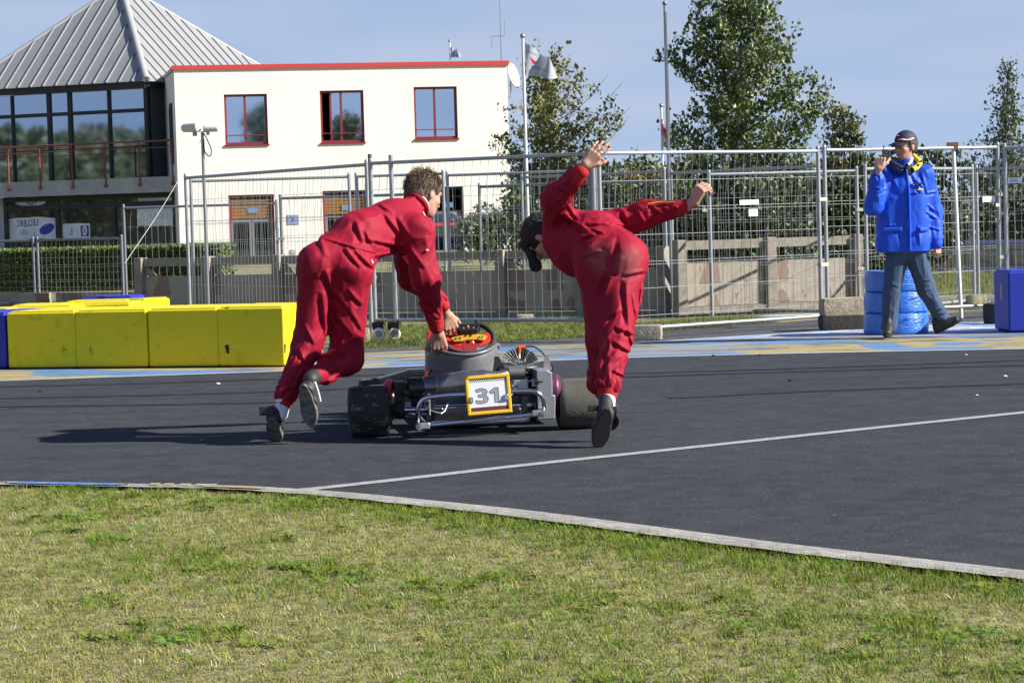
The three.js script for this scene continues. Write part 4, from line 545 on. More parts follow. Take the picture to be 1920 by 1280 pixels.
// far woods that read as one mass
function wood(name, label, x0, z0, x1, z1, H, n, size, seed) {
  const r = rng(seed), pts = [], L = Math.hypot(x1 - x0, z1 - z0);
  for (let i = 0; i < n; i++) { const u = r(), top = H * (0.62 + 0.5 * fbm(u * L * 0.13, seed, 1, 3) + 0.12 * fbm(u * L * 0.7, seed, 2, 2)), h = Math.pow(r(), 0.7) * top; pts.push(V(lerp(x0, x1, u), h - 1.05, lerp(z0, z1, u) + (r() - 0.5) * 5)); }
  const im = leaves(name, pts, scene, size, [[0.045, 0.07, 0.035], [0.06, 0.085, 0.04], [0.085, 0.10, 0.045]], r); tag(im, label, 'wood', null, 'stuff');
}
wood('far_wood', 'dark distant wood along the horizon behind the fences', -30, -235, 110, -205, 6.8, 14000, 0.75, 5);
wood('left_wood', 'dark wood mirrored low in the pavilion glass', -62, -72, -120, 14, 8.6, 34000, 0.7, 9);
// ---------- parked cars ----------
function car(label, p, turn, c) {
  const o = thing('parked_car', label, 'car', p, turn, 'cars parked beyond the fences'), paint = new THREE.MeshPhysicalMaterial({ color: lin(...c), roughness: 0.35, clearcoat: 1, clearcoatRoughness: 0.08 }), W = 1.66;
  const low = extr([[-1.98, 0.28], [-1.40, 0.22], [1.45, 0.22], [1.96, 0.30], [2.0, 0.58], [1.85, 0.74], [0.98, 0.88], [-1.75, 0.92], [-2.0, 0.80]], W - 0.08, 0.04).translate(0, 0, -(W - 0.08) / 2);
  part('body', low, paint, o);
  const cab = extr([[-1.80, 0.90], [-1.45, 1.34], [-1.1, 1.44], [0.15, 1.43], [0.98, 0.88]], W - 0.34, 0.05).translate(0, 0, -(W - 0.34) / 2); part('roof', cab, paint, o);
  for (const s of [-1, 1]) { const z = s * (W / 2 - 0.118); for (const q of [[[-1.52, 0.96], [-1.28, 1.33], [-0.98, 1.36], [-0.98, 0.96]], [[-0.90, 0.96], [-0.90, 1.36], [-0.22, 1.37], [-0.22, 0.96]], [[-0.14, 0.96], [-0.14, 1.37], [0.12, 1.36], [0.78, 0.96]]]) part('side_window', extr(q, 0.01).translate(0, 0, z + (s > 0 ? 0 : -0.01)), darkGlass, o); }
  part('rear_window', box(0.012, 0.40, 1.1, -1.685, 1.13, 0, 0, 0, -0.66), darkGlass, o); part('windscreen', box(0.012, 0.66, 1.15, 0.632, 1.17, 0, 0, 0, 0.975), darkGlass, o);
  for (const x of [-1.25, 1.25]) for (const s of [-1, 1]) { const w = part('wheel', new THREE.CylinderGeometry(0.30, 0.30, 0.19, 24).rotateX(Math.PI / 2).translate(x, 0.30, s * 0.75), rubber, o); part('rim', new THREE.CylinderGeometry(0.19, 0.19, 0.02, 16).rotateX(Math.PI / 2).translate(x, 0.30, s * 0.85), steel, w); }
  for (const s of [-1, 1]) { part('tail_light', rbox(0.06, 0.20, 0.22, 0.02, -1.99, 0.74, s * 0.66), std([0.4, 0.01, 0.01], 0.3), o); part('headlight', rbox(0.08, 0.13, 0.3, 0.02, 1.93, 0.62, s * 0.62), std([0.6, 0.62, 0.65], 0.15), o); }
  part('number_plate', box(0.02, 0.11, 0.5, -2.035, 0.58, 0), std([0.62, 0.36, 0.05], 0.5), o);
  return o;
}
const lot = -1.08;
car('dark blue parked car standing side on behind the right-hand fence panel', V(foot(1890, 51).x, lot, -51), 0.12, [0.02, 0.03, 0.075]);
car('dark grey parked car seen from behind past the blue jacket', V(foot(1745, 50).x, lot, -52.5), 1.45, [0.03, 0.032, 0.036]);
car('black parked car showing through the gap of the sunlit concrete wall', V(foot(1335, 47).x, lot + 0.05, -48.8), 0.05, [0.015, 0.016, 0.02]);
{ const q = foot(1510, 40), o = thing('blue_bin', 'small bright blue tub behind the sunlit concrete wall', 'tub', V(q.x, -0.03, q.z), 0); part('tub', lathe([[0.15, 0], [0.19, 0.50], [0.21, 0.51], [0.21, 0.54], [0.17, 0.54]], 24), std([0.02, 0.06, 0.6], 0.4), o); part('lid', lathe([[0, 0.585], [0.1, 0.58], [0.215, 0.545]], 24), std([0.02, 0.06, 0.6], 0.4), o); }

// ---------- the kart ----------
const black = std([0.014, 0.014, 0.016], 0.55), blackGloss = std([0.012, 0.012, 0.014], 0.28), chrome = std([0.62, 0.64, 0.68], 0.16, 1), alu = std([0.52, 0.53, 0.55], 0.36, 0.85), frameBlue = std([0.30, 0.33, 0.40], 0.25, 0.9), darkSteel = std([0.10, 0.10, 0.105], 0.38, 0.8);
const kart = thing('racing_kart', 'low racing kart with a yellow-framed number plate, finned engine and grey bucket seat', 'kart', foot(886, 13.35), 0.12);
{
  const tyreTex = tex(256, 256, (u, v, i, j) => { const h = hash3(i, j, 5), n = fbm(u * 6, v * 6, 7, 4, 6), d = fbm(u * 30, v * 30, 9, 3, 30), on = n + (d - 0.5) * 0.35 > 0.60; const k = 0.8 + 0.4 * h; return (on ? [0.115, 0.105, 0.075] : [0.022, 0.022, 0.022]).map((q) => s2(q * k)); }, true, [3, 1]);
  const tyreMat = new THREE.MeshStandardMaterial({ map: tyreTex, roughness: 0.85, bumpMap: asphBump, bumpScale: 0.002 }), dusty = new THREE.MeshStandardMaterial({ map: tex(256, 256, (u, v, i, j) => { const h = hash3(i, j, 3), n = fbm(u * 8, v * 8, 3, 4, 8); const k = 0.75 + 0.5 * h; return [0.070, 0.067, 0.055].map((q) => s2(q * k * (0.6 + 0.8 * n))); }, true, [3, 1]), roughness: 0.95, bumpMap: asphBump, bumpScale: 0.002 });
  function wheel(x, z, R, W, lbl, mat = tyreMat) {
    const P = [[R * 0.50, -W / 2 + 0.012], [R * 0.72, -W / 2], [R * 0.90, -W / 2 + 0.003], [R * 0.97, -W / 2 + 0.014], [R, -W / 2 + 0.034]]; const prof = [...P, [R * 1.004, 0], ...P.slice().reverse().map(([a, b]) => [a, -b])];
    const t = part('tyre', lathe(prof, 48).rotateZ(Math.PI / 2).translate(x, R, z), mat, kart); if (lbl) t.userData.label = lbl;
    const rm = part('rim', lathe([[0.03, -W * 0.36], [R * 0.30, -W * 0.36], [R * 0.36, -W * 0.44], [R * 0.53, -W * 0.46], [R * 0.53, W * 0.46], [R * 0.36, W * 0.44], [R * 0.30, W * 0.3], [0.03, W * 0.3]], 32).rotateZ(Math.PI / 2).translate(x, R, z), black, t); void rm;
  }
  wheel(-0.575, 0, 0.142, 0.225, 'black rear tyre with a patch of dust'); wheel(0.595, 0, 0.142, 0.225, 'rear tyre coated in pale dust', dusty);
  wheel(-0.50, -1.06, 0.128, 0.135); wheel(0.52, -1.06, 0.128, 0.135);
  part('rear_axle', [rod(V(-0.46, 0.142, 0), V(0.48, 0.142, 0), 0.02, 0.02, 14)], chrome, kart);
  for (const x of [-0.43, 0.455]) part('hub', lathe([[0.022, -0.05], [0.05, -0.05], [0.05, -0.02], [0.032, 0], [0.032, 0.05], [0.022, 0.05]], 20).rotateZ(Math.PI / 2).translate(x, 0.142, 0), x > 0 ? std([0.16, 0.03, 0.10], 0.4, 0.5) : black, kart);
  part('axle_sleeve', lathe([[0.022, -0.03], [0.085, -0.03], [0.095, 0.0], [0.085, 0.05], [0.022, 0.05]], 24).rotateZ(Math.PI / 2).translate(0.462, 0.22, 0.02), std([0.10, 0.022, 0.065], 0.45, 0.2), kart);
  part('brake_disc', lathe([[0.03, -0.006], [0.095, -0.006], [0.095, 0.006], [0.03, 0.006]], 32).rotateZ(Math.PI / 2).translate(-0.30, 0.142, -0.02), darkSteel, kart); part('brake_caliper', rbox(0.07, 0.10, 0.09, 0.01, -0.30, 0.21, -0.05), black, kart);
  part('sprocket', lathe([[0.03, -0.003], [0.105, -0.003], [0.105, 0.003], [0.03, 0.003]], 40).rotateZ(Math.PI / 2).translate(0.345, 0.142, 0), darkSteel, kart);
  // frame tubes, floor, bodywork
  const T = (p, r = 0.015) => tube(p.map((q) => V(...q)), r, 40, 10);
  part('frame', [T([[-0.27, 0.07, 0.16], [-0.28, 0.07, -0.4], [-0.33, 0.06, -0.8], [-0.26, 0.06, -1.2], [-0.12, 0.06, -1.38]]), T([[0.31, 0.07, 0.16], [0.31, 0.07, -0.4], [0.33, 0.06, -0.8], [0.26, 0.06, -1.2], [0.12, 0.06, -1.38]]), T([[-0.28, 0.07, 0.12], [0, 0.07, 0.14], [0.31, 0.07, 0.12]]), T([[-0.3, 0.06, -0.6], [0.32, 0.06, -0.6]]), T([[-0.5, 0.10, -1.06], [-0.2, 0.08, -1.1], [0.2, 0.08, -1.1], [0.5, 0.10, -1.06]])], frameBlue, kart);
  part('floor_tray', box(0.5, 0.006, 0.8, 0.02, 0.05, -0.95), darkSteel, kart);
  part('side_pod', rbox(0.17, 0.17, 0.52, 0.05, -0.47, 0.15, -0.56, 0, 4), blackGloss, kart); part('side_pod', rbox(0.17, 0.17, 0.52, 0.05, 0.50, 0.15, -0.56, 0, 4), blackGloss, kart);
  part('nose_fairing', extr([[-0.55, 0.05], [0.55, 0.05], [0.5, 0.17], [0.22, 0.24], [-0.22, 0.24], [-0.5, 0.17]], 0.12, 0.03).translate(0, 0, -1.62), blackGloss, kart);
  part('front_panel', extr([[-0.17, 0.12], [0.17, 0.12], [0.13, 0.5], [-0.13, 0.5]], 0.02, 0.01).rotateX(-0.45).translate(0, 0.05, -1.0), std([0.36, 0.02, 0.018], 0.35), kart);
  part('hub_guard', tube([V(-0.475, 0.21, 0.02), V(-0.462, 0.275, -0.02), V(-0.45, 0.285, -0.09), V(-0.44, 0.25, -0.14)], 0.026, 20, 8), std([0.50, 0.035, 0.03], 0.5), kart);
  part('caliper_mount', [box(0.05, 0.2, 0.12, -0.40, 0.2, -0.05), box(0.09, 0.05, 0.06, -0.385, 0.27, 0.0), box(0.03, 0.025, 0.02, -0.385, 0.255, 0.045)], black, kart);
  part('bearing_carrier', [box(0.03, 0.12, 0.11, -0.235, 0.14, 0), box(0.03, 0.12, 0.11, 0.29, 0.14, 0)], darkSteel, kart);
  // rear bumper
  const by = (x) => 0.012 * x / 0.34;      // slightly askew
  part('rear_bumper', [T([[-0.315, 0.075, 0.20], [-0.325, 0.10, 0.235], [-0.322, 0.17, 0.262], [-0.295, 0.215, 0.268], [-0.22, 0.230, 0.27], [0, 0.236, 0.272], [0.22, 0.243, 0.27], [0.32, 0.236, 0.268], [0.362, 0.205, 0.262], [0.374, 0.15, 0.24], [0.372, 0.095, 0.20]], 0.0125), T([[-0.325, 0.078 + by(-0.3), 0.235], [0.375, 0.098 + by(0.3), 0.205]], 0.0115)], chrome, kart);
  for (const [x, y] of [[-0.318, 0.062], [0.372, 0.108]]) part('bumper_end', [rbox(0.07, 0.036, 0.034, 0.008, x + (x < 0 ? 0.025 : -0.03), y + 0.006, 0.23), rod(V(x, y + 0.005, 0.215), V(x, y + 0.005, 0.262), 0.019, 0.019, 14), rod(V(x, y + 0.005, 0.262), V(x, y + 0.005, 0.268), 0.009, 0.009, 8)], alu, kart);
  // number plate
  const np = canvasTex(512, 448, (c, w, h) => {
    c.fillStyle = '#d9dbe2'; c.fillRect(0, 0, w, h); c.fillStyle = '#17181c'; const q = 15; for (let j = 0; j < 3; j++) for (let i = 0; i < 40; i++) if ((i + j) % 2) c.fillRect(i * q, 4 + j * q, q, q);
    c.fillStyle = '#5a3330'; c.fillRect(0, h - 62, w, 62); c.fillStyle = '#c9c9cf'; c.beginPath(); c.ellipse(400, h - 92, 30, 17, 0, 0, 7); c.fill();
    c.font = 'bold 300px sans-serif'; c.lineJoin = 'round'; c.strokeStyle = '#1d2026'; c.lineWidth = 17; c.fillStyle = '#8f929b'; c.save(); c.translate(w / 2, 334); c.scale(1.08, 0.90); c.textAlign = 'center'; c.strokeText('31', 0, 0); c.fillText('31', 0, 0); c.restore();
  });
  const pl = part('number_plate', new THREE.BoxGeometry(0.212, 0.182, 0.005), new THREE.MeshStandardMaterial({ map: np, roughness: 0.45 }), kart); pl.position.set(0.062, 0.232, 0.302); pl.rotation.set(-0.10, 0, 0.045); pl.userData.label = 'white plate with a checkered strip and the number 31';
  const fr = [rbox(0.246, 0.02, 0.018, 0.006, 0, 0.098, 0), rbox(0.246, 0.02, 0.018, 0.006, 0, -0.098, 0), rbox(0.02, 0.18, 0.018, 0.006, -0.113, 0, 0), rbox(0.02, 0.18, 0.018, 0.006, 0.113, 0, 0), box(0.23, 0.20, 0.004, 0, 0, -0.006)];
  part('plate_frame', fr, std([0.72, 0.42, 0.012], 0.4), pl); for (const x of [-0.096, 0.097]) part('plate_clamp', [rbox(0.022, 0.035, 0.012, 0.005, x, -0.022, 0.008), rod(V(x, -0.022, 0), V(x, -0.022, 0.02), 0.006)], chrome, pl);
  part('plate_stay', [rod(V(0.0, 0.2, 0.292), V(0.0, 0.225, 0.27), 0.006), rod(V(0.125, 0.2, 0.292), V(0.125, 0.235, 0.27), 0.006)], black, kart);
  // exhaust: expansion chamber across the back, silencer end on the left
  const ex = new THREE.CatmullRomCurve3([V(-0.29, 0.268, 0.10), V(-0.16, 0.275, 0.10), V(0.02, 0.29, 0.09), V(0.12, 0.305, 0.07), V(0.2, 0.325, 0.04), V(0.27, 0.335, 0.01)]), R = [[0, 0.030], [0.03, 0.064], [0.42, 0.071], [0.62, 0.062], [0.74, 0.036], [0.80, 0.028], [1, 0.027]];
  const rAt = (t) => { for (let i = 1; i < R.length; i++) if (t <= R[i][0]) return lerp(R[i - 1][1], R[i][1], (t - R[i - 1][0]) / (R[i][0] - R[i - 1][0])); return 0.027; };
  { const g = new THREE.TubeGeometry(ex, 60, 1, 24), p = g.attributes.position; for (let i = 0; i <= 60; i++) { const c = ex.getPointAt(i / 60), r = rAt(i / 60); for (let j = 0; j <= 24; j++) { const k = i * 25 + j, d = V(p.getX(k), p.getY(k), p.getZ(k)).sub(c).multiplyScalar(r); p.setXYZ(k, c.x + d.x, c.y + d.y, c.z + d.z); } } g.computeVertexNormals();
    const e = part('exhaust_chamber', g, grain([0.17, 0.17, 0.18], 0.3, { res: 128, fine: 0.2, coarse: 0.4, rough: 0.34, bump: 0.0004, seed: 95, extra: { metalness: 0.8 } }), kart); part('weld_seam', tube([V(-0.2, 0.283, 0.159), V(-0.1, 0.274, 0.161), V(0.0, 0.297, 0.15), V(0.09, 0.312, 0.135)], 0.0022, 24, 5), alu, e);
    part('exhaust_clamp', [new THREE.TorusGeometry(0.06, 0.007, 8, 28).rotateY(Math.PI / 2).translate(-0.205, 0.272, 0.10), rbox(0.02, 0.03, 0.03, 0.004, -0.205, 0.225, 0.14)], alu, e); part('silencer_end', lathe([[0, -0.06], [0.034, -0.06], [0.046, -0.045], [0.058, -0.02], [0.062, 0.02], [0.06, 0.06]], 28).rotateZ(-Math.PI / 2 + Math.PI).translate(-0.30, 0.267, 0.10), blackGloss, e); part('outlet', [rod(V(-0.33, 0.245, 0.12), V(-0.39, 0.24, 0.13), 0.02, 0.02, 14), new THREE.SphereGeometry(0.021, 14, 10).translate(-0.372, 0.245, 0.145)], black, e);
    part('exhaust_flex', lathe(Array.from({ length: 20 }, (_, i) => [0.033 + (i % 2) * 0.0025, i * 0.005]), 20).rotateZ(-Math.PI / 2).translate(0.205, 0.328, 0.035), std([0.16, 0.16, 0.165], 0.55, 0.6), e); }
  // seat: open bucket shell, double walled
  { const n = 28, m = 10, P = [], I = []; const shell = (o) => { for (let j = 0; j <= m; j++) for (let i = 0; i <= n; i++) { const a = Math.PI * (i / n), v = j / m, w = 0.215 - 0.055 * (1 - v) * (1 - v) - o, x = -Math.cos(a) * w, back = Math.sin(a), H = 0.485 - 0.065 * Math.pow(back, 1.5) - (i < 4 || i > n - 4 ? 0.03 : 0), y = 0.07 + (H - 0.07) * v, z = -0.52 + back * (0.20 + 0.075 * v - o) ; P.push(x + 0.005, y, z); } };
    shell(0); shell(0.012); const S = (m + 1) * (n + 1); for (const o of [0, S]) for (let j = 0; j < m; j++) for (let i = 0; i < n; i++) { const k = o + j * (n + 1) + i, q = [k, k + 1, k + n + 1, k + 1, k + n + 2, k + n + 1]; I.push(...(o ? q.reverse() : q)); }
    for (let i = 0; i < n; i++) { const k = m * (n + 1) + i; I.push(k, k + 1, k + S, k + 1, k + S + 1, k + S); }
    const g = new THREE.BufferGeometry(); g.setAttribute('position', new THREE.Float32BufferAttribute(P, 3)); g.setIndex(I); g.computeVertexNormals(); g.setAttribute('uv', new THREE.Float32BufferAttribute(P.flatMap((_, i) => i % 3 === 0 ? [P[i], P[i + 1]] : []), 2));
    const seat = part('seat', g, grain([0.17, 0.175, 0.19], 0.35, { res: 128, fine: 0.12, coarse: 0.3, rough: 0.32, bump: 0.0004, seed: 96 }), kart);
    const rim = []; for (let i = 0; i <= n; i++) { const k = (m * (n + 1) + i) * 3; rim.push(V(P[k], P[k + 1] + 0.002, P[k + 2])); } part('seat_rim', tube(rim, 0.010, 60, 8), std([0.13, 0.135, 0.15], 0.35), seat);
    part('seat_base', box(0.34, 0.012, 0.36, 0.005, 0.076, -0.44), std([0.1, 0.1, 0.11], 0.5), seat);
    part('seat_stay', [rod(V(-0.19, 0.33, -0.40), V(-0.31, 0.2, 0.0), 0.008), rod(V(0.20, 0.33, -0.38), V(0.25, 0.2, -0.02), 0.010)], darkSteel, seat); part('seat_bracket', extr([[0, 0], [0.11, 0], [0.035, 0.13], [0, 0.13]], 0.02).translate(0.165, 0.27, -0.38), darkSteel, seat); }
  // steering
  { const st = new THREE.Group(); const c = V(0.075, 0.485, -0.80), tilt = -(Math.PI / 2 - 52 * D2R) + 0.0; const ring = new THREE.TorusGeometry(0.150, 0.0165, 14, 56); const sq = ring.attributes.position; for (let i = 0; i < sq.count; i++) if (sq.getY(i) < -0.09) sq.setY(i, -0.09 + (sq.getY(i) + 0.09) * 0.7); ring.computeVertexNormals();
    const place = (g) => g.rotateX(-52 * D2R).translate(c.x, c.y, c.z); void st; void tilt;
    const sw = part('steering_wheel', place(ring), std([0.03, 0.028, 0.026], 0.8), kart);
    const redP = std([0.55, 0.028, 0.02], 0.35); part('spoke', place(extr([[0.03, 0.02], [0.14, 0.04], [0.145, -0.03], [0.06, -0.07], [0.03, -0.03]], 0.004, 0.002)), redP, sw); part('spoke', place(extr([[-0.03, 0.02], [-0.03, -0.03], [-0.06, -0.07], [-0.145, -0.03], [-0.14, 0.04]], 0.004, 0.002)), redP, sw); part('spoke', place(extr([[-0.05, -0.05], [-0.03, -0.13], [0.03, -0.13], [0.05, -0.05]], 0.004, 0.002)), std([0.22, 0.02, 0.02], 0.4), sw);
    const hub = part('hub_plate', place(extr([[-0.105, -0.012], [-0.04, 0.008], [0.015, 0.006], [0.035, 0.022], [0.105, -0.004], [0.085, -0.040], [0.045, -0.028], [-0.02, -0.030], [-0.045, -0.038], [-0.09, -0.040]], 0.008, 0.002).translate(0, -0.01, 0.02)), std([0.60, 0.36, 0.03], 0.3, 0.3), sw);
    for (const [x, y] of [[-0.08, -0.035], [-0.055, -0.03], [-0.02, -0.012], [0.01, -0.014], [0.06, -0.03], [0.08, -0.03]]) part('bolt', place(new THREE.CylinderGeometry(0.006, 0.006, 0.006, 10).rotateX(Math.PI / 2).translate(x, y, 0.034)), x > 0.05 ? chrome : black, hub);
    const dash = part('dash_display', place(extr([[-0.062, 0.03], [-0.045, 0.0], [0.045, 0.0], [0.062, 0.03], [0.055, 0.09], [-0.055, 0.09]], 0.03, 0.008).translate(0, 0.012, 0.02)), blackGloss, sw); part('dash_screen', place(box(0.082, 0.04, 0.003, 0, 0.078, 0.0605)), std([0.03, 0.045, 0.04], 0.2), dash);
    for (const [x, col] of [[-0.03, [0.5, 0.1, 0.14]], [-0.002, [0.6, 0.55, 0.02]], [0.0, [0.5, 0.06, 0.05]], [0.028, [0.5, 0.1, 0.14]]]) part('dash_button', place(new THREE.SphereGeometry(0.006, 10, 6).translate(x, x === -0.002 ? 0.043 : 0.028, 0.058)), std(col, 0.4), dash);
    part('steering_column', rod(c, V(0.02, 0.10, -1.15), 0.012), darkSteel, kart); part('column_support', [rod(V(-0.2, 0.06, -1.0), V(0.05, 0.36, -0.92), 0.009), rod(V(0.14, 0.06, -1.0), V(0.05, 0.36, -0.92), 0.009)], darkSteel, kart); }
  // engine
  { const ex0 = 0.292, ez = -0.12, e = part('engine', [rbox(0.17, 0.16, 0.2, 0.02, ex0 + 0.0, 0.16, ez), new THREE.CylinderGeometry(0.065, 0.07, 0.12, 24).translate(ex0, 0.28, ez)], darkSteel, kart);
    for (let i = 0; i < 8; i++) part('cylinder_fin', new THREE.CylinderGeometry(0.100, 0.100, 0.0035, 32).scale(1, 1, 0.9).translate(ex0, 0.255 + i * 0.0135, ez), i % 2 ? alu : darkSteel, e);
    for (let i = 0; i < 17; i++) { const a = (i - 8) * 9.8 * D2R; const g = rbox(0.0055, 0.074, 0.11, 0.002, 0, 0.064, 0); g.rotateZ(-a).translate(ex0 + Math.sin(a) * 0.006, 0.358, ez); part('head_fin', g, i % 5 === 1 ? alu : darkSteel, e); }
    const pc = part('plug_cap', [rod(V(ex0 - 0.008, 0.43, ez + 0.05), V(ex0 - 0.008, 0.465, ez + 0.05), 0.010, 0.012, 10), rod(V(ex0 - 0.012, 0.463, ez + 0.05), V(ex0 + 0.028, 0.466, ez + 0.05), 0.012, 0.009, 10)], std([0.62, 0.09, 0.02], 0.45), e); part('spark_plug', rod(V(ex0 - 0.008, 0.40, ez + 0.05), V(ex0 - 0.008, 0.43, ez + 0.05), 0.007, 0.007, 8), std([0.7, 0.7, 0.68], 0.3), pc);
    part('ignition_lead', tube([V(ex0 + 0.03, 0.466, ez + 0.05), V(ex0 + 0.08, 0.462, ez + 0.05), V(ex0 + 0.13, 0.42, ez + 0.06), V(ex0 + 0.175, 0.355, ez + 0.07), V(ex0 + 0.18, 0.335, ez + 0.07), V(ex0 + 0.14, 0.31, ez + 0.06)], 0.005, 36, 6), rubber, e);
    part('carburettor', [rbox(0.09, 0.06, 0.07, 0.01, ex0 - 0.02, 0.265, ez + 0.14), rod(V(ex0 - 0.09, 0.275, ez + 0.16), V(ex0 + 0.06, 0.28, ez + 0.16), 0.005), rbox(0.03, 0.03, 0.03, 0.005, ex0 - 0.06, 0.25, ez + 0.17), rbox(0.025, 0.045, 0.02, 0.004, ex0 + 0.055, 0.27, ez + 0.165)], alu, e);
    part('intake_box', rbox(0.20, 0.12, 0.28, 0.03, 0.30, 0.16, -0.42, 0, 3), black, e); part('manifold', rod(V(0.27, 0.333, 0.01), V(0.28, 0.32, ez + 0.02), 0.027, 0.03, 16), darkSteel, e); }
  { const cg = part('chain_guard', extr([[-0.04, 0], [0.045, 0], [0.05, 0.08], [0.05, 0.12], [0.035, 0.13], [0.035, 0.25], [0.012, 0.262], [-0.04, 0.262]], 0.22, 0.006).translate(0.40, 0.075, -0.10), alu, kart); part('guard_band', [rbox(0.1, 0.006, 0.235, 0.002, 0.402, 0.205, 0.008), rbox(0.1, 0.005, 0.232, 0.002, 0.408, 0.155, 0.008)], black, cg); part('guard_clip', [rod(V(0.355, 0.28, 0.135), V(0.385, 0.28, 0.135), 0.005), rod(V(0.36, 0.125, 0.135), V(0.385, 0.125, 0.135), 0.005), box(0.02, 0.03, 0.01, 0.35, 0.28, 0.125)], black, cg); part('drive_chain', T([[0.345, 0.245, 0.0], [0.345, 0.25, -0.12], [0.345, 0.16, -0.16], [0.345, 0.05, 0.0], [0.345, 0.14, 0.105], [0.345, 0.245, 0.0]], 0.006), darkSteel, kart); part('guard_wing', extr([[0, 0], [0.05, 0.0], [0.03, 0.09], [0.012, 0.09]], 0.01).translate(0.40, 0.335, 0.05), alu, kart); }
  part('throttle_cable', T([[0.27, 0.27, 0.05], [0.18, 0.36, 0.0], [0.1, 0.2, -0.3], [0.05, 0.08, -0.8]], 0.004), rubber, kart); part('fuel_line', T([[0.25, 0.26, 0.06], [0.2, 0.2, 0.1], [0.12, 0.16, 0.02], [0.06, 0.1, -0.3]], 0.005), std([0.4, 0.3, 0.12], 0.3), kart);
  for (const [x, z] of [[-0.575, 0], [0.595, 0]]) { const sd = Math.sign(x); for (let k = 0; k < 3; k++) { const a = k * 2.094 + 0.5; part('wheel_nut', new THREE.CylinderGeometry(0.007, 0.007, 0.014, 6).rotateZ(Math.PI / 2).translate(x - sd * 0.085, 0.142 + Math.cos(a) * 0.034, z + Math.sin(a) * 0.034), alu, kart); } }
  part('tail_pipe_box', [rbox(0.5, 0.09, 0.1, 0.02, 0.02, 0.10, 0.06)], blackGloss, kart);
  part('brake_line', T([[-0.27, 0.22, 0.0], [-0.25, 0.15, 0.14], [-0.18, 0.13, 0.15], [-0.14, 0.18, 0.1]], 0.004), alu, kart); part('fitting', [rod(V(-0.25, 0.12, 0.15), V(-0.25, 0.20, 0.15), 0.006), rbox(0.04, 0.018, 0.03, 0.004, -0.265, 0.205, 0.16), new THREE.SphereGeometry(0.007, 8, 6).translate(-0.185, 0.125, 0.15), new THREE.SphereGeometry(0.006, 8, 6).translate(-0.18, 0.15, 0.15)], alu, kart);
}

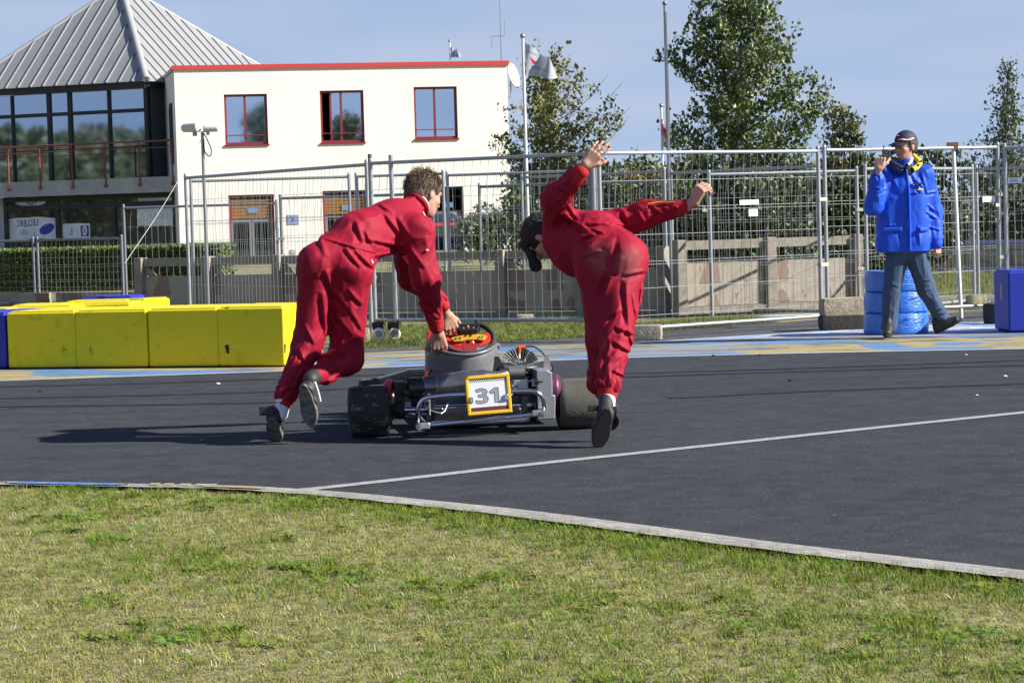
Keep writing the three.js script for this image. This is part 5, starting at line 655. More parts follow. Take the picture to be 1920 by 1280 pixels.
// ---------- people ----------
function sdfMesh(f, lo, hi, cell, bandK = 1) {      // surface nets over a field, block-culled
  const n = [0, 1, 2].map((k) => Math.ceil((hi.getComponent(k) - lo.getComponent(k)) / cell) + 1), B = 6, sx = 1, sy = n[0], sz = n[0] * n[1], F = new Float32Array(n[0] * n[1] * n[2]).fill(1), R = B * cell * 0.5 * 1.7321 * 1.12 * bandK + 0.02;
  for (let bz = 0; bz < n[2]; bz += B) for (let by = 0; by < n[1]; by += B) for (let bx = 0; bx < n[0]; bx += B) {
    const d = f(lo.x + (bx + B / 2) * cell, lo.y + (by + B / 2) * cell, lo.z + (bz + B / 2) * cell, 0), far = Math.abs(d) > R;
    for (let z = bz; z < Math.min(bz + B, n[2]); z++) for (let y = by; y < Math.min(by + B, n[1]); y++) for (let x = bx; x < Math.min(bx + B, n[0]); x++) F[x + y * sy + z * sz] = far ? d : f(lo.x + x * cell, lo.y + y * cell, lo.z + z * cell, 1);
  }
  const id = new Int32Array(F.length).fill(-1), P = [], I = [];
  const corner = [0, sx, sy, sx + sy, sz, sx + sz, sy + sz, sx + sy + sz], E = [[0, 1], [0, 2], [0, 4], [1, 3], [1, 5], [2, 3], [2, 6], [3, 7], [4, 5], [4, 6], [5, 7], [6, 7]];
  for (let z = 0; z < n[2] - 1; z++) for (let y = 0; y < n[1] - 1; y++) for (let x = 0; x < n[0] - 1; x++) {
    const o = x + y * sy + z * sz; let neg = 0; for (let c = 0; c < 8; c++) if (F[o + corner[c]] < 0) neg++; if (!neg || neg === 8) continue;
    let ax = 0, ay = 0, az = 0, m = 0; for (const [a, b] of E) { const u = F[o + corner[a]], v = F[o + corner[b]]; if ((u < 0) === (v < 0)) continue; const t = u / (u - v); ax += (a & 1) + t * ((b & 1) - (a & 1)); ay += ((a >> 1) & 1) + t * (((b >> 1) & 1) - ((a >> 1) & 1)); az += (a >> 2) + t * ((b >> 2) - (a >> 2)); m++; }
    id[o] = P.length / 3; P.push(lo.x + (x + ax / m) * cell, lo.y + (y + ay / m) * cell, lo.z + (z + az / m) * cell);
  }
  const quad = (a, b, c, d, flip) => { if (a < 0 || b < 0 || c < 0 || d < 0) return; flip ? I.push(a, c, b, a, d, c) : I.push(a, b, c, a, c, d); };
  for (let z = 1; z < n[2] - 1; z++) for (let y = 1; y < n[1] - 1; y++) for (let x = 1; x < n[0] - 1; x++) { const o = x + y * sy + z * sz, s = F[o] < 0;
    if (s !== F[o + sx] < 0) quad(id[o - sy - sz], id[o - sz], id[o], id[o - sy], !s); if (s !== F[o + sy] < 0) quad(id[o - sx - sz], id[o - sx], id[o], id[o - sz], !s); if (s !== F[o + sz] < 0) quad(id[o - sx - sy], id[o - sy], id[o], id[o - sx], !s); }
  const N = new Float32Array(P.length), e = cell * 0.6;
  for (let i = 0; i < P.length; i += 3) { const [x, y, z] = [P[i], P[i + 1], P[i + 2]]; let gx = f(x + e, y, z, 1) - f(x - e, y, z, 1), gy = f(x, y + e, z, 1) - f(x, y - e, z, 1), gz = f(x, y, z + e, 1) - f(x, y, z - e, 1); const l = Math.hypot(gx, gy, gz) || 1; N[i] = gx / l; N[i + 1] = gy / l; N[i + 2] = gz / l; }
  const g = new THREE.BufferGeometry(); g.setAttribute('position', new THREE.Float32BufferAttribute(P, 3)); g.setAttribute('normal', new THREE.BufferAttribute(N, 3)); g.setIndex(I);
  if (I.length) { const a = V(...P.slice(I[0] * 3, I[0] * 3 + 3)), b = V(...P.slice(I[1] * 3, I[1] * 3 + 3)), c = V(...P.slice(I[2] * 3, I[2] * 3 + 3)), fn = b.sub(a).cross(c.sub(a)); if (fn.dot(V(N[I[0] * 3], N[I[0] * 3 + 1], N[I[0] * 3 + 2])) < 0) { for (let i = 0; i < I.length; i += 3) { const t = I[i + 1]; I[i + 1] = I[i + 2]; I[i + 2] = t; } g.setIndex(I); } }
  g.setAttribute('uv', new THREE.Float32BufferAttribute(new Float32Array(P.length / 3 * 2), 2)); return g;
}
const smin = (a, b, k) => { const h = Math.max(k - Math.abs(a - b), 0) / k; return Math.min(a, b) - h * h * k * 0.25; };
// bones: {a, b, r0, r1, fold, freq, diag}
function bone(a, b, r0, r1 = r0, o = {}) { const d = b.clone().sub(a), L = d.length(), u = d.clone().divideScalar(L), s = Math.abs(u.y) < 0.9 ? V(0, 1, 0).cross(u).normalize() : V(1, 0, 0).cross(u).normalize(), w = u.clone().cross(s); return { a, u, s, w, L, r0, r1, fold: 0, freq: 13, diag: 0.9, seed: 0, ...o }; }
const _q = [0, 0, 0];
function boneDist(B, x, y, z) { const px_ = x - B.a.x, py = y - B.a.y, pz = z - B.a.z, h = px_ * B.u.x + py * B.u.y + pz * B.u.z, t = h < 0 ? 0 : h > B.L ? 1 : h / B.L, k = t * B.L; const dx = px_ - B.u.x * k, dy = py - B.u.y * k, dz = pz - B.u.z * k; _q[0] = h; _q[1] = dx * B.s.x + dy * B.s.y + dz * B.s.z; _q[2] = dx * B.w.x + dy * B.w.y + dz * B.w.z; return Math.sqrt(dx * dx + dy * dy + dz * dz) - (B.r0 + (B.r1 - B.r0) * t); }
const ridge = (v) => { const q = 1 - Math.min(1, Math.abs(v - 0.5) * 3.2); return q * Math.sqrt(q); };
function bodyField(bones, k, extra) {
  const dl = new Float64Array(bones.length), nb = bones.length, wd = new Float64Array(bones.length);
  return (x, y, z, fine) => {
    let d = 1e3, fs = 0, ws = 0; void wd; void nb;
    for (let i = 0; i < bones.length; i++) { const q = boneDist(bones[i], x, y, z); dl[i] = q; d = d > 900 ? q : smin(d, q, bones[i].k ?? k); }
    if (fine && Math.abs(d) < 0.045) {
      for (let i = 0; i < bones.length; i++) { const B = bones[i]; if (dl[i] > d + 0.09) continue; const w = Math.exp(-(dl[i] - d) / 0.022); ws += w; if (!B.fold) continue; boneDist(B, x, y, z); const r = Math.hypot(_q[1], _q[2]) || 1, ca = _q[1] / r, sa = _q[2] / r, h = _q[0];
        const n1 = vnoise(h * B.freq * 0.8 + B.diag * ca * 1.3 + 20 + B.seed, ca * 1.25 + 9, sa * 1.25 + 5 + B.seed), n2 = vnoise(h * B.freq * 0.45 + 7 + B.seed, ca * 2.1 + B.diag * h * 3 + 3, sa * 2.1 + 11), n3 = vnoise(h * B.freq * 2.3 + ca * 2 + 31, ca * 2.6 + 2, sa * 2.6 + B.seed);
        const e = 0.65 + 0.6 * Math.exp(-Math.pow(Math.min(Math.abs(h), Math.abs(h - B.L)) / 0.09, 2)); fs += w * B.fold * e * (ridge(n1) * 0.8 + ridge(n2) * 0.8 + ridge(n3) * 0.1 - 0.6); }
      if (ws > 0) d -= fs / ws;
    }
    return extra ? extra(d, x, y, z, fine) : d;
  };
}
function boundsOf(bones, pad) { const lo = V(1e9, 1e9, 1e9), hi = V(-1e9, -1e9, -1e9); for (const B of bones) for (const p of [B.a, B.a.clone().addScaledVector(B.u, B.L)]) { const r = Math.max(B.r0, B.r1) + pad; lo.min(V(p.x - r, p.y - r, p.z - r)); hi.max(V(p.x + r, p.y + r, p.z + r)); } return [lo, hi]; }
// folds drawn along seen lines: a step-shaped crease, deep on one side and proud on the other, running through the cloth facing the camera
function creases(J, list, d, zMin) { const L = list.map(([x0, y0, x1, y1, amp = 0.014, w = 0.016]) => { const a = J(x0, y0, d), b = J(x1, y1, d); return [a.x, a.y, b.x - a.x, b.y - a.y, Math.hypot(b.x - a.x, b.y - a.y), amp, w]; });
  return (q, x, y, z) => { if (Math.abs(q) > 0.04) return q; for (const [ax, ay, dx, dy, l, amp, w] of L) { const px_ = x - ax, py = y - ay, t = (px_ * dx + py * dy) / (l * l); if (t < -0.05 || t > 1.05) continue; const s = (px_ * dy - py * dx) / l / w; if (s > 3 || s < -3) continue; const e = Math.sqrt(Math.max(0, Math.sin(Math.PI * clamp(t)))); q += amp * e * s * 1.6 * Math.exp(-s * s); } void zMin; return q; }; }
function clothMesh(bones, k, cell, extra, pad = 0.05) { const [lo, hi] = boundsOf(bones, pad); return sdfMesh(bodyField(bones, k, extra), lo, hi, cell); }
const rgh = (x, y, z) => (vnoise(x * 90, y * 90, z * 90) - 0.5);
// a hand: palm and five bent fingers. d = wrist to knuckles, n = out of the back of the hand, thumb = +1 / -1 side
function handBones(wrist, d, n, thumb, curl, spread = 0.12, S = 1) {
  d = d.clone().normalize(); n = n.clone().addScaledVector(d, -n.dot(d)).normalize(); const s = d.clone().cross(n).normalize().multiplyScalar(thumb), out = [];
  const P = (u, v, w) => wrist.clone().addScaledVector(d, u * S).addScaledVector(s, v * S).addScaledVector(n, w * S), K = [0.034, 0.011, -0.012, -0.033], len = [[0.040, 0.024, 0.020], [0.045, 0.028, 0.021], [0.041, 0.026, 0.020], [0.032, 0.020, 0.018]];
  for (let i = 0; i < 4; i++) {
    const k = P(0.088 - Math.abs(i - 1.2) * 0.004, K[i], 0.002); out.push(bone(P(0.008, K[i] * 0.55, 0), k, 0.017 * S, 0.0125 * S, { k: 0.012 }));
    let cur = k, a = 0; const fan = (1.3 - i) * spread; for (let j = 0; j < 3; j++) { a += curl[j] * (1 + 0.12 * i); const dir = d.clone().multiplyScalar(Math.cos(a)).addScaledVector(n, -Math.sin(a)).addScaledVector(s, fan * Math.cos(a)).normalize(), e = cur.clone().addScaledVector(dir, len[i][j] * S); out.push(bone(cur, e, (0.0100 - j * 0.0010) * S, (0.0092 - j * 0.0011) * S, { k: 0.004 })); cur = e; }
  }
  const t0 = P(0.020, 0.024, -0.004), t1 = P(0.052, 0.052, -0.014), t2 = P(0.080, 0.064, -0.022 - curl[0] * 0.012), t3 = P(0.102, 0.068, -0.030 - curl[0] * 0.02); out.push(bone(t0, t1, 0.0165 * S, 0.013 * S, { k: 0.012 }), bone(t1, t2, 0.0125 * S, 0.011 * S, { k: 0.006 }), bone(t2, t3, 0.0105 * S, 0.0085 * S, { k: 0.005 }));
  return out;
}
function headField(c, fwd, up, S = 1) {
  const f = fwd.clone().normalize(), u = up.clone().addScaledVector(f, -up.dot(f)).normalize(), r = u.clone().cross(f);   // r = the person's left
  const ell = (x, y, z, a, b, cc, A, B, C) => { const X = (x - a) / A, Y = (y - b) / B, Z = (z - cc) / C, l = Math.hypot(X, Y, Z); return (l - 1) * Math.min(A, B, C); };
  const loc = (x, y, z) => { const X = x - c.x, Y = y - c.y, Z = z - c.z; return [(X * r.x + Y * r.y + Z * r.z) / S, (X * u.x + Y * u.y + Z * u.z) / S, (X * f.x + Y * f.y + Z * f.z) / S]; };
  const skin = (x, y, z) => {
    const [a, b, g] = loc(x, y, z); let d = ell(a, b, g, 0, 0.038, -0.012, 0.076, 0.088, 0.096); d = smin(d, ell(a, b, g, 0, -0.030, 0.024, 0.062, 0.078, 0.072), 0.03); d = smin(d, ell(a, b, g, 0, -0.090, 0.048, 0.034, 0.026, 0.036), 0.03);
    d = smin(d, ell(a, b, g, 0, 0.030, 0.075, 0.052, 0.012, 0.014), 0.02);
    for (const s of [-1, 1]) { d = -smin(-d, ell(a, b, g, s * 0.031, 0.008, 0.100, 0.016, 0.010, 0.012), 0.012); d = smin(d, ell(a, b, g, s * 0.031, 0.006, 0.080, 0.012, 0.009, 0.010), 0.003); d = smin(d, ell(a, b, g, s * 0.080, -0.008, -0.008, 0.010, 0.032, 0.019), 0.008); d = smin(d, ell(a, b, g, s * 0.042, -0.022, 0.064, 0.018, 0.016, 0.018), 0.02); }
    d = smin(d, ell(a, b, g, 0, -0.006, 0.096, 0.010, 0.026, 0.014), 0.012); d = smin(d, ell(a, b, g, 0, -0.024, 0.106, 0.016, 0.011, 0.013), 0.010); d = smin(d, ell(a, b, g, 0, -0.056, 0.090, 0.024, 0.0055, 0.009), 0.006); d = smin(d, ell(a, b, g, 0, -0.068, 0.087, 0.021, 0.006, 0.009), 0.005);
    return d * S;
  };
  const hair = (cut) => (x, y, z, fine) => { const [a, b, g] = loc(x, y, z); let d = ell(a, b, g, 0, 0.040, -0.016, 0.090, 0.101, 0.110); d = smin(d, ell(a, b, g, 0, -0.03, -0.045, 0.072, 0.075, 0.068), 0.03); if (fine) { const n = vnoise(a * 150 + b * 25, b * 30, g * 80 + b * 18), m = vnoise(a * 40, b * 40, g * 40); d -= 0.006 * (n - 0.5) + 0.008 * (m - 0.5); } const face = cut(a, b, g); return Math.max(d, face) * S; };
  return { skin, hair, loc, f, u, r, c, S, P: (a, b, g) => c.clone().addScaledVector(r, a * S).addScaledVector(u, b * S).addScaledVector(f, g * S) };
}
function shoe(parent, heel, toe, upv, mats, ankle, name = 'shoe', S = 1) {
  const d = toe.clone().sub(heel), L = d.length(); d.normalize(); const n = upv.clone().addScaledVector(d, -upv.dot(d)).normalize(), s = d.clone().cross(n), P = (u, v, w) => heel.clone().addScaledVector(d, u).addScaledVector(s, v).addScaledVector(n, w);
  const b = [bone(P(0.045, 0, 0.045), P(L * 0.55, 0, 0.045), 0.036, 0.036), bone(P(L * 0.5, 0.006, 0.040), P(L - 0.05, 0.012, 0.032), 0.038, 0.030), bone(P(L * 0.55, -0.016, 0.034), P(L - 0.06, -0.012, 0.030), 0.032, 0.026), bone(P(0.04, 0, 0.045), ankle, 0.040, 0.040), bone(P(L * 0.45, 0, 0.055), P(0.05, 0, 0.10), 0.034, 0.036)];
  const dot0 = n.dot(heel), nx = n.x, ny = n.y, nz = n.z, g = clothMesh(b, 0.03, 0.007, (q, x, y, z) => Math.max(q, -(x * nx + y * ny + z * nz - dot0 - 0.010)), 0.02); const sh = part(name, g, mats[0], parent);
  const w = 0.043, out = []; for (let i = 0; i <= 28; i++) { const t = i / 28 * Math.PI * 2, c = Math.cos(t), q = Math.sin(t), uu = L / 2 - c * L / 2, ww = q * w * (0.80 + 0.24 * Math.sin(clamp(uu / L) * Math.PI * 0.9 - 0.4) - 0.16 * Math.exp(-Math.pow((uu / L - 0.42) / 0.13, 2))); out.push([uu, ww]); }
  const sg = extr(out, 0.016, 0.004); const M = new THREE.Matrix4().makeBasis(d, s, d.clone().cross(s)).setPosition(heel); sg.applyMatrix4(M); const nn = d.clone().cross(s); if (nn.dot(n) < 0) sg.translate(n.x * 0.02, n.y * 0.02, n.z * 0.02); part('sole', sg, mats[1], sh);
  const tr = [V(0, 0, 0)]; void tr; const strap = [bone(P(L * 0.42, -0.036, 0.055), P(L * 0.46, 0.036, 0.06), 0.014)]; void strap;
  return sh;
}
const skinM = new THREE.MeshPhysicalMaterial({ color: lin(0.44, 0.245, 0.175), roughness: 0.55, sheen: 0.2 }), suitM = new THREE.MeshPhysicalMaterial({ color: lin(0.265, 0.005, 0.024), roughness: 0.7, specularIntensity: 0.45, sheen: 0.15, sheenRoughness: 0.5, sheenColor: lin(0.4, 0.05, 0.12) }), cuffM = std([0.40, 0.007, 0.012], 0.85), sock = std([0.66, 0.67, 0.72], 0.9), soleGrey = grain([0.16, 0.155, 0.14], 0.2, { res: 128, fine: 0.3, coarse: 0.6, tint: [0.06, 0.06, 0.055], rough: 0.8, seed: 97 }), shoeBlack = std([0.022, 0.022, 0.025], 0.6), whiteTrim = std([0.75, 0.75, 0.74], 0.6);
// cloth colours per vertex: dark piping along the outer side of some limbs (+1 right, -1 left, 2 on top), pale dust with a ragged outline round some points
function dye(g, lines, dust) {
  const p = g.attributes.position, n = g.attributes.normal, c = new Float32Array(p.count * 3), base = [0.265, 0.005, 0.024], pipe = [0.02, 0.006, 0.008], dirt = [0.27, 0.075, 0.075];
  for (let i = 0; i < p.count; i++) {
    const x = p.getX(i), y = p.getY(i), z = p.getZ(i); let k = base;
    for (const [B, side] of lines) { const d = boneDist(B, x, y, z), h = _q[0]; if (Math.abs(d) > 0.05 || h < 0 || h > B.L) continue; const wx = side === 2 ? 0 : side, wy = side === 2 ? 1 : 0, r = Math.hypot(_q[1], _q[2]) || 1, dx = (_q[1] * B.s.x + _q[2] * B.w.x) / r, dy = (_q[1] * B.s.y + _q[2] * B.w.y) / r, dz = (_q[1] * B.s.z + _q[2] * B.w.z) / r, lat = side === 2 ? Math.hypot(dx - 0, dz) : Math.hypot(dz, dy * 0); if (dx * wx + dy * wy > 0.5 && lat * r < 0.0085) k = pipe; }
    if (dust) for (const q of dust) { const d = Math.hypot(x - q.x, y - q.y, (z - q.z) * 0.5) + (fbm(x * 26, y * 26, z * 26, 3) - 0.5) * 0.07; const t = step(0.115, 0.03, d) * (0.45 + 0.5 * vnoise(x * 120, y * 120, z * 120)); if (t > 0 && k === base) k = base.map((b, j) => lerp(b, dirt[j], t)); }
    c[3 * i] = k[0]; c[3 * i + 1] = k[1]; c[3 * i + 2] = k[2];
  }
  void n; boxUV(g); g.setAttribute('color', new THREE.BufferAttribute(c, 3)); return g;
}
const suitV = suitM.clone(); suitV.color.setRGB(1, 1, 1); suitV.vertexColors = true;
function figure(label, origin) { const o = thing('person', label, 'person', origin, 0); o.userData.J = null; return { o, J: (x, y, d) => at(x, y, d).sub(origin), A: (p) => p.clone().sub(origin) }; }
function bodyMesh(parent, bones, hands, head, neck) {
  const g = [clothMesh(bones, 0.03, 0.014, null, 0.03)]; for (const h of hands) g.push(clothMesh(h, 0.006, 0.0034, null, 0.012));
  const c = head.c, R = 0.15; const nb = neck, f = (x, y, z) => smin(head.skin(x, y, z), boneDist(nb, x, y, z), 0.02), lo = c.clone().subScalar(R), hi = c.clone().addScalar(R), e = nb.a.clone().addScaledVector(nb.u, nb.L); for (const p of [nb.a, e]) { lo.min(p.clone().subScalar(0.07)); hi.max(p.clone().addScalar(0.07)); }
  g.push(sdfMesh(f, lo, hi, 0.0042)); return part('body', g, skinM, parent);
}
// --- the runner pushing the kart ---
{
  const O = foot(517, 13.1), { o, J } = figure('person in a red racing suit leaning over to push the kart seat', O);
  const hipL = J(598, 498, 13.2), hipR = J(655, 500, 13.22), kneeL = J(578, 640, 13.22), ankL = J(529, 762, 13.06), kneeR = J(648, 672, 13.34), ankR = J(588, 706, 13.02), waist = J(672, 448, 13.34), chest = J(738, 424, 13.52), neckB = J(772, 392, 13.62), headC = J(795, 366, 13.70);
  const shR = J(783, 434, 13.42), elR = J(797, 520, 13.40), wrR = J(818, 606, 13.56), shL = J(748, 408, 13.80), elL = J(770, 520, 13.98), wrL = J(834, 577, 14.10);
  const suit = [
    bone(hipL, kneeL, 0.112, 0.076, { fold: 0.011, freq: 11, seed: 1 }), bone(kneeL, J(535, 742, 13.08), 0.076, 0.056, { fold: 0.012, freq: 17, seed: 2, diag: 1.4 }), bone(hipR, kneeR, 0.124, 0.086, { fold: 0.013, freq: 9, seed: 3, diag: 1.8 }), bone(kneeR, J(607, 698, 13.12), 0.086, 0.062, { fold: 0.014, freq: 18, seed: 4 }),
    bone(hipL, waist, 0.120, 0.140, { fold: 0.008, freq: 12, seed: 5 }), bone(hipR, waist, 0.125, 0.140, { fold: 0.010, freq: 14, seed: 6 }), bone(waist, chest, 0.142, 0.150, { fold: 0.011, freq: 9, seed: 7, diag: 1.6 }), bone(chest, neckB, 0.145, 0.075, { fold: 0.007, freq: 9, seed: 8 }), bone(chest, shR, 0.130, 0.092, { fold: 0.008, freq: 9, seed: 9 }), bone(chest, shL, 0.13, 0.085, { fold: 0.008, freq: 9, seed: 10 }),
    bone(shR, elR, 0.088, 0.078, { fold: 0.010, freq: 12, seed: 11, diag: 1.5 }), bone(elR, J(812, 586, 13.52), 0.076, 0.056, { fold: 0.010, freq: 17, seed: 12 }), bone(shL, elL, 0.085, 0.072, { fold: 0.010, freq: 14, seed: 13 }), bone(elL, J(822, 562, 14.07), 0.068, 0.052, { fold: 0.008, freq: 17, seed: 14 })];
  const fold = creases(J, [[606, 447, 705, 475, 0.01, 0.01], [645, 462, 678, 502], [659, 462, 701, 505, 0.016, 0.016], [624, 542, 654, 584, 0.012, 0.018], [652, 542, 678, 573], [610, 505, 628, 562, 0.014, 0.02], [604, 545, 610, 632, 0.018, 0.02], [664, 414, 680, 455, 0.018, 0.018], [682, 431, 698, 464], [715, 398, 751, 446, 0.018, 0.018], [740, 407, 762, 442], [705, 383, 735, 402, 0.01, 0.014], [687, 450, 757, 466, 0.014, 0.014], [700, 483, 761, 475, 0.014, 0.014], [606, 669, 652, 659, 0.016, 0.016], [626, 588, 659, 632, 0.012, 0.02], [764, 466, 794, 505, 0.014, 0.014], [772, 545, 799, 573], [761, 505, 777, 545], [781, 584, 810, 592, 0.01, 0.012], [569, 606, 591, 645, 0.012, 0.016], [560, 650, 578, 685, 0.012, 0.016], [659, 584, 678, 623, 0.01, 0.016], [591, 431, 613, 483, 0.01, 0.02]], 13.25);
  const wv = chest.clone().sub(waist).normalize(), w0 = waist.clone().addScaledVector(wv, -0.035), belt = (q, x, y, z, fine) => { if (!fine || Math.abs(q) > 0.04) return q; q = fold(q, x, y, z); const h = (x - w0.x) * wv.x + (y - w0.y) * wv.y + (z - w0.z) * wv.z; return q + 0.006 * Math.exp(-Math.pow(h / 0.022, 2)) * (0.6 + 0.8 * vnoise(x * 60, y * 60, z * 60)); };
  const s = part('racing_suit', dye(clothMesh(suit, 0.045, 0.0075, belt), [[suit[0], -1], [suit[10], 1]], null, O), suitV, o); s.userData.label = 'loose red racing suit gathered at the waist';
  part('cuff', clothMesh([bone(J(811, 584, 13.515), J(818.5, 611, 13.565), 0.053, 0.044, { fold: 0.002, freq: 60 })], 0.01, 0.006, null, 0.02), cuffM, s); part('cuff', clothMesh([bone(J(820, 560, 14.06), J(830, 572, 14.09), 0.048, 0.042)], 0.01, 0.007, null, 0.02), cuffM, s); part('ankle_cuff', clothMesh([bone(J(535, 740, 13.08), J(530, 757, 13.065), 0.052, 0.047)], 0.01, 0.007, null, 0.02), cuffM, s); part('ankle_cuff', clothMesh([bone(J(606, 699, 13.12), J(592, 704, 13.04), 0.058, 0.05)], 0.01, 0.007, null, 0.02), suitM, s);
  // collar with white piping
  const cu = headC.clone().sub(neckB).normalize(), cs = cu.clone().cross(V(0, 0, 1)).normalize(), cw = cu.clone().cross(cs), ring = (h, r) => Array.from({ length: 18 }, (_, i) => { const a = i / 18 * 6.2832; return neckB.clone().addScaledVector(cu, h).addScaledVector(cs, Math.cos(a) * r).addScaledVector(cw, Math.sin(a) * r); });
  part('collar', tube(ring(0.045, 0.068), 0.017, 48, 8, true), suitM, s); part('collar_piping', tube(ring(0.062, 0.073), 0.0045, 48, 6, true), whiteTrim, s); part('shoulder_piping', tube([J(793, 398, 13.52), J(797, 408, 13.40), J(793, 416, 13.345), J(789, 420, 13.335)], 0.005, 20, 6), whiteTrim, s); part('pocket_tag', tube([J(696, 487, 13.185), J(699, 494, 13.18)], 0.005, 6, 5), whiteTrim, s); part('sleeve_badge', rbox(0.018, 0.010, 0.01, 0.003, ...J(801, 469, 13.325).toArray()), whiteTrim, s);
  const head = headField(headC, V(0.72, -0.42, -0.62), V(0.22, 0.92, -0.40), 1.02);
  bodyMesh(o, [bone(hipL, kneeL, 0.085, 0.06), bone(kneeL, ankL, 0.055, 0.040), bone(hipR, kneeR, 0.085, 0.06), bone(kneeR, ankR, 0.055, 0.04), bone(hipL, waist, 0.1, 0.1), bone(hipR, waist, 0.1, 0.1), bone(waist, chest, 0.1, 0.1), bone(chest, neckB, 0.09, 0.055), bone(chest, shR, 0.08, 0.05), bone(chest, shL, 0.08, 0.05), bone(shR, elR, 0.048, 0.042), bone(elR, wrR, 0.04, 0.031), bone(shL, elL, 0.048, 0.042), bone(elL, wrL, 0.038, 0.029)],
    [[bone(J(816, 600, 13.55), J(821, 626, 13.60), 0.033, 0.028), ...handBones(J(821, 624, 13.60), V(0.08, -1, -0.35), V(0.1, 0.35, 1), 1, [0.5, 0.8, 0.7], 0.06, 1.04)], [bone(J(828, 570, 14.09), J(838, 590, 14.12), 0.030, 0.026), ...handBones(J(838, 589, 14.12), V(0.25, -1, -0.15), V(0.2, 0.3, 1), -1, [0.35, 0.5, 0.5], 0.08, 1.0)]], head, bone(neckB.clone().addScaledVector(cu, -0.03), headC.clone().addScaledVector(head.f, -0.03).addScaledVector(head.u, -0.03), 0.056, 0.055));
  const hf = head.hair((a, b, g) => Math.max(-(0.0) + (g * 0.8 - b * 0.45 - 0.030), -(b + 0.085 + Math.max(0, g) * 1.1) , Math.abs(a) > 0.05 ? (-0.008 - b + (g > -0.03 ? 0.012 : -0.06)) * (g > -0.045 ? 1 : 0.01) : -1)); const hl = headC.clone().subScalar(0.15), hh = headC.clone().addScalar(0.15);
  const hair = part('hair', sdfMesh(hf, hl, hh, 0.0042, 1.3), std([0.075, 0.050, 0.028], 0.7), o);
  { const r = rng(5), g = []; for (let i = 0; i < 5200; i++) { const v = V(r() - 0.5, r() - 0.5, r() - 0.5).normalize(), a = v.x, b = v.y, c = v.z; if (c * 0.8 - b * 0.45 > 0.22 || b < -0.5) continue; const t = V(a * b, b * b - 1, c * b).add(V(r() - 0.5, r() - 0.5, r() - 0.5).multiplyScalar(0.8)).normalize(), up = 0.004 + 0.006 * r() + (b > 0.75 ? 0.008 * r() : 0), L = 0.016 + 0.018 * r(); const P = (k, h) => head.P(a * (0.089 + h) + t.x * k, 0.040 + b * (0.100 + h) + t.y * k, -0.016 + c * (0.109 + h) + t.z * k); g.push(rod(P(0, -0.002), P(L, up), 0.0016, 0.0005, 3, true)); } part('hair_strands', g, std([0.12, 0.082, 0.046], 0.55), hair); }
  // shoes: one planted, one kicked up with its sole to the camera
  shoe(o, J(508, 786, 12.98), J(517, 833, 13.15), V(0.05, 0.9, 0.55), [shoeBlack, soleGrey], J(527, 768, 13.06)); part('sock', clothMesh([bone(J(530, 752, 13.065), J(526, 776, 13.05), 0.044, 0.040)], 0.01, 0.007, null, 0.02), sock, o); part('shoe_strap', rbox(0.075, 0.052, 0.018, 0.006, ...J(499, 770, 12.98).toArray()), shoeBlack, o);
  shoe(o, J(568, 722, 12.88), J(584, 801, 12.93), V(0.25, -0.05, -1), [shoeBlack, soleGrey], ankR); part('sock', clothMesh([bone(ankR, J(582, 712, 12.97), 0.046, 0.044)], 0.01, 0.007, null, 0.02), shoeBlack, o); part('shoe_stripe', tube([J(590, 716, 12.875), J(597, 738, 12.895), J(600, 752, 12.91)], 0.006, 12, 6), whiteTrim, o);
}
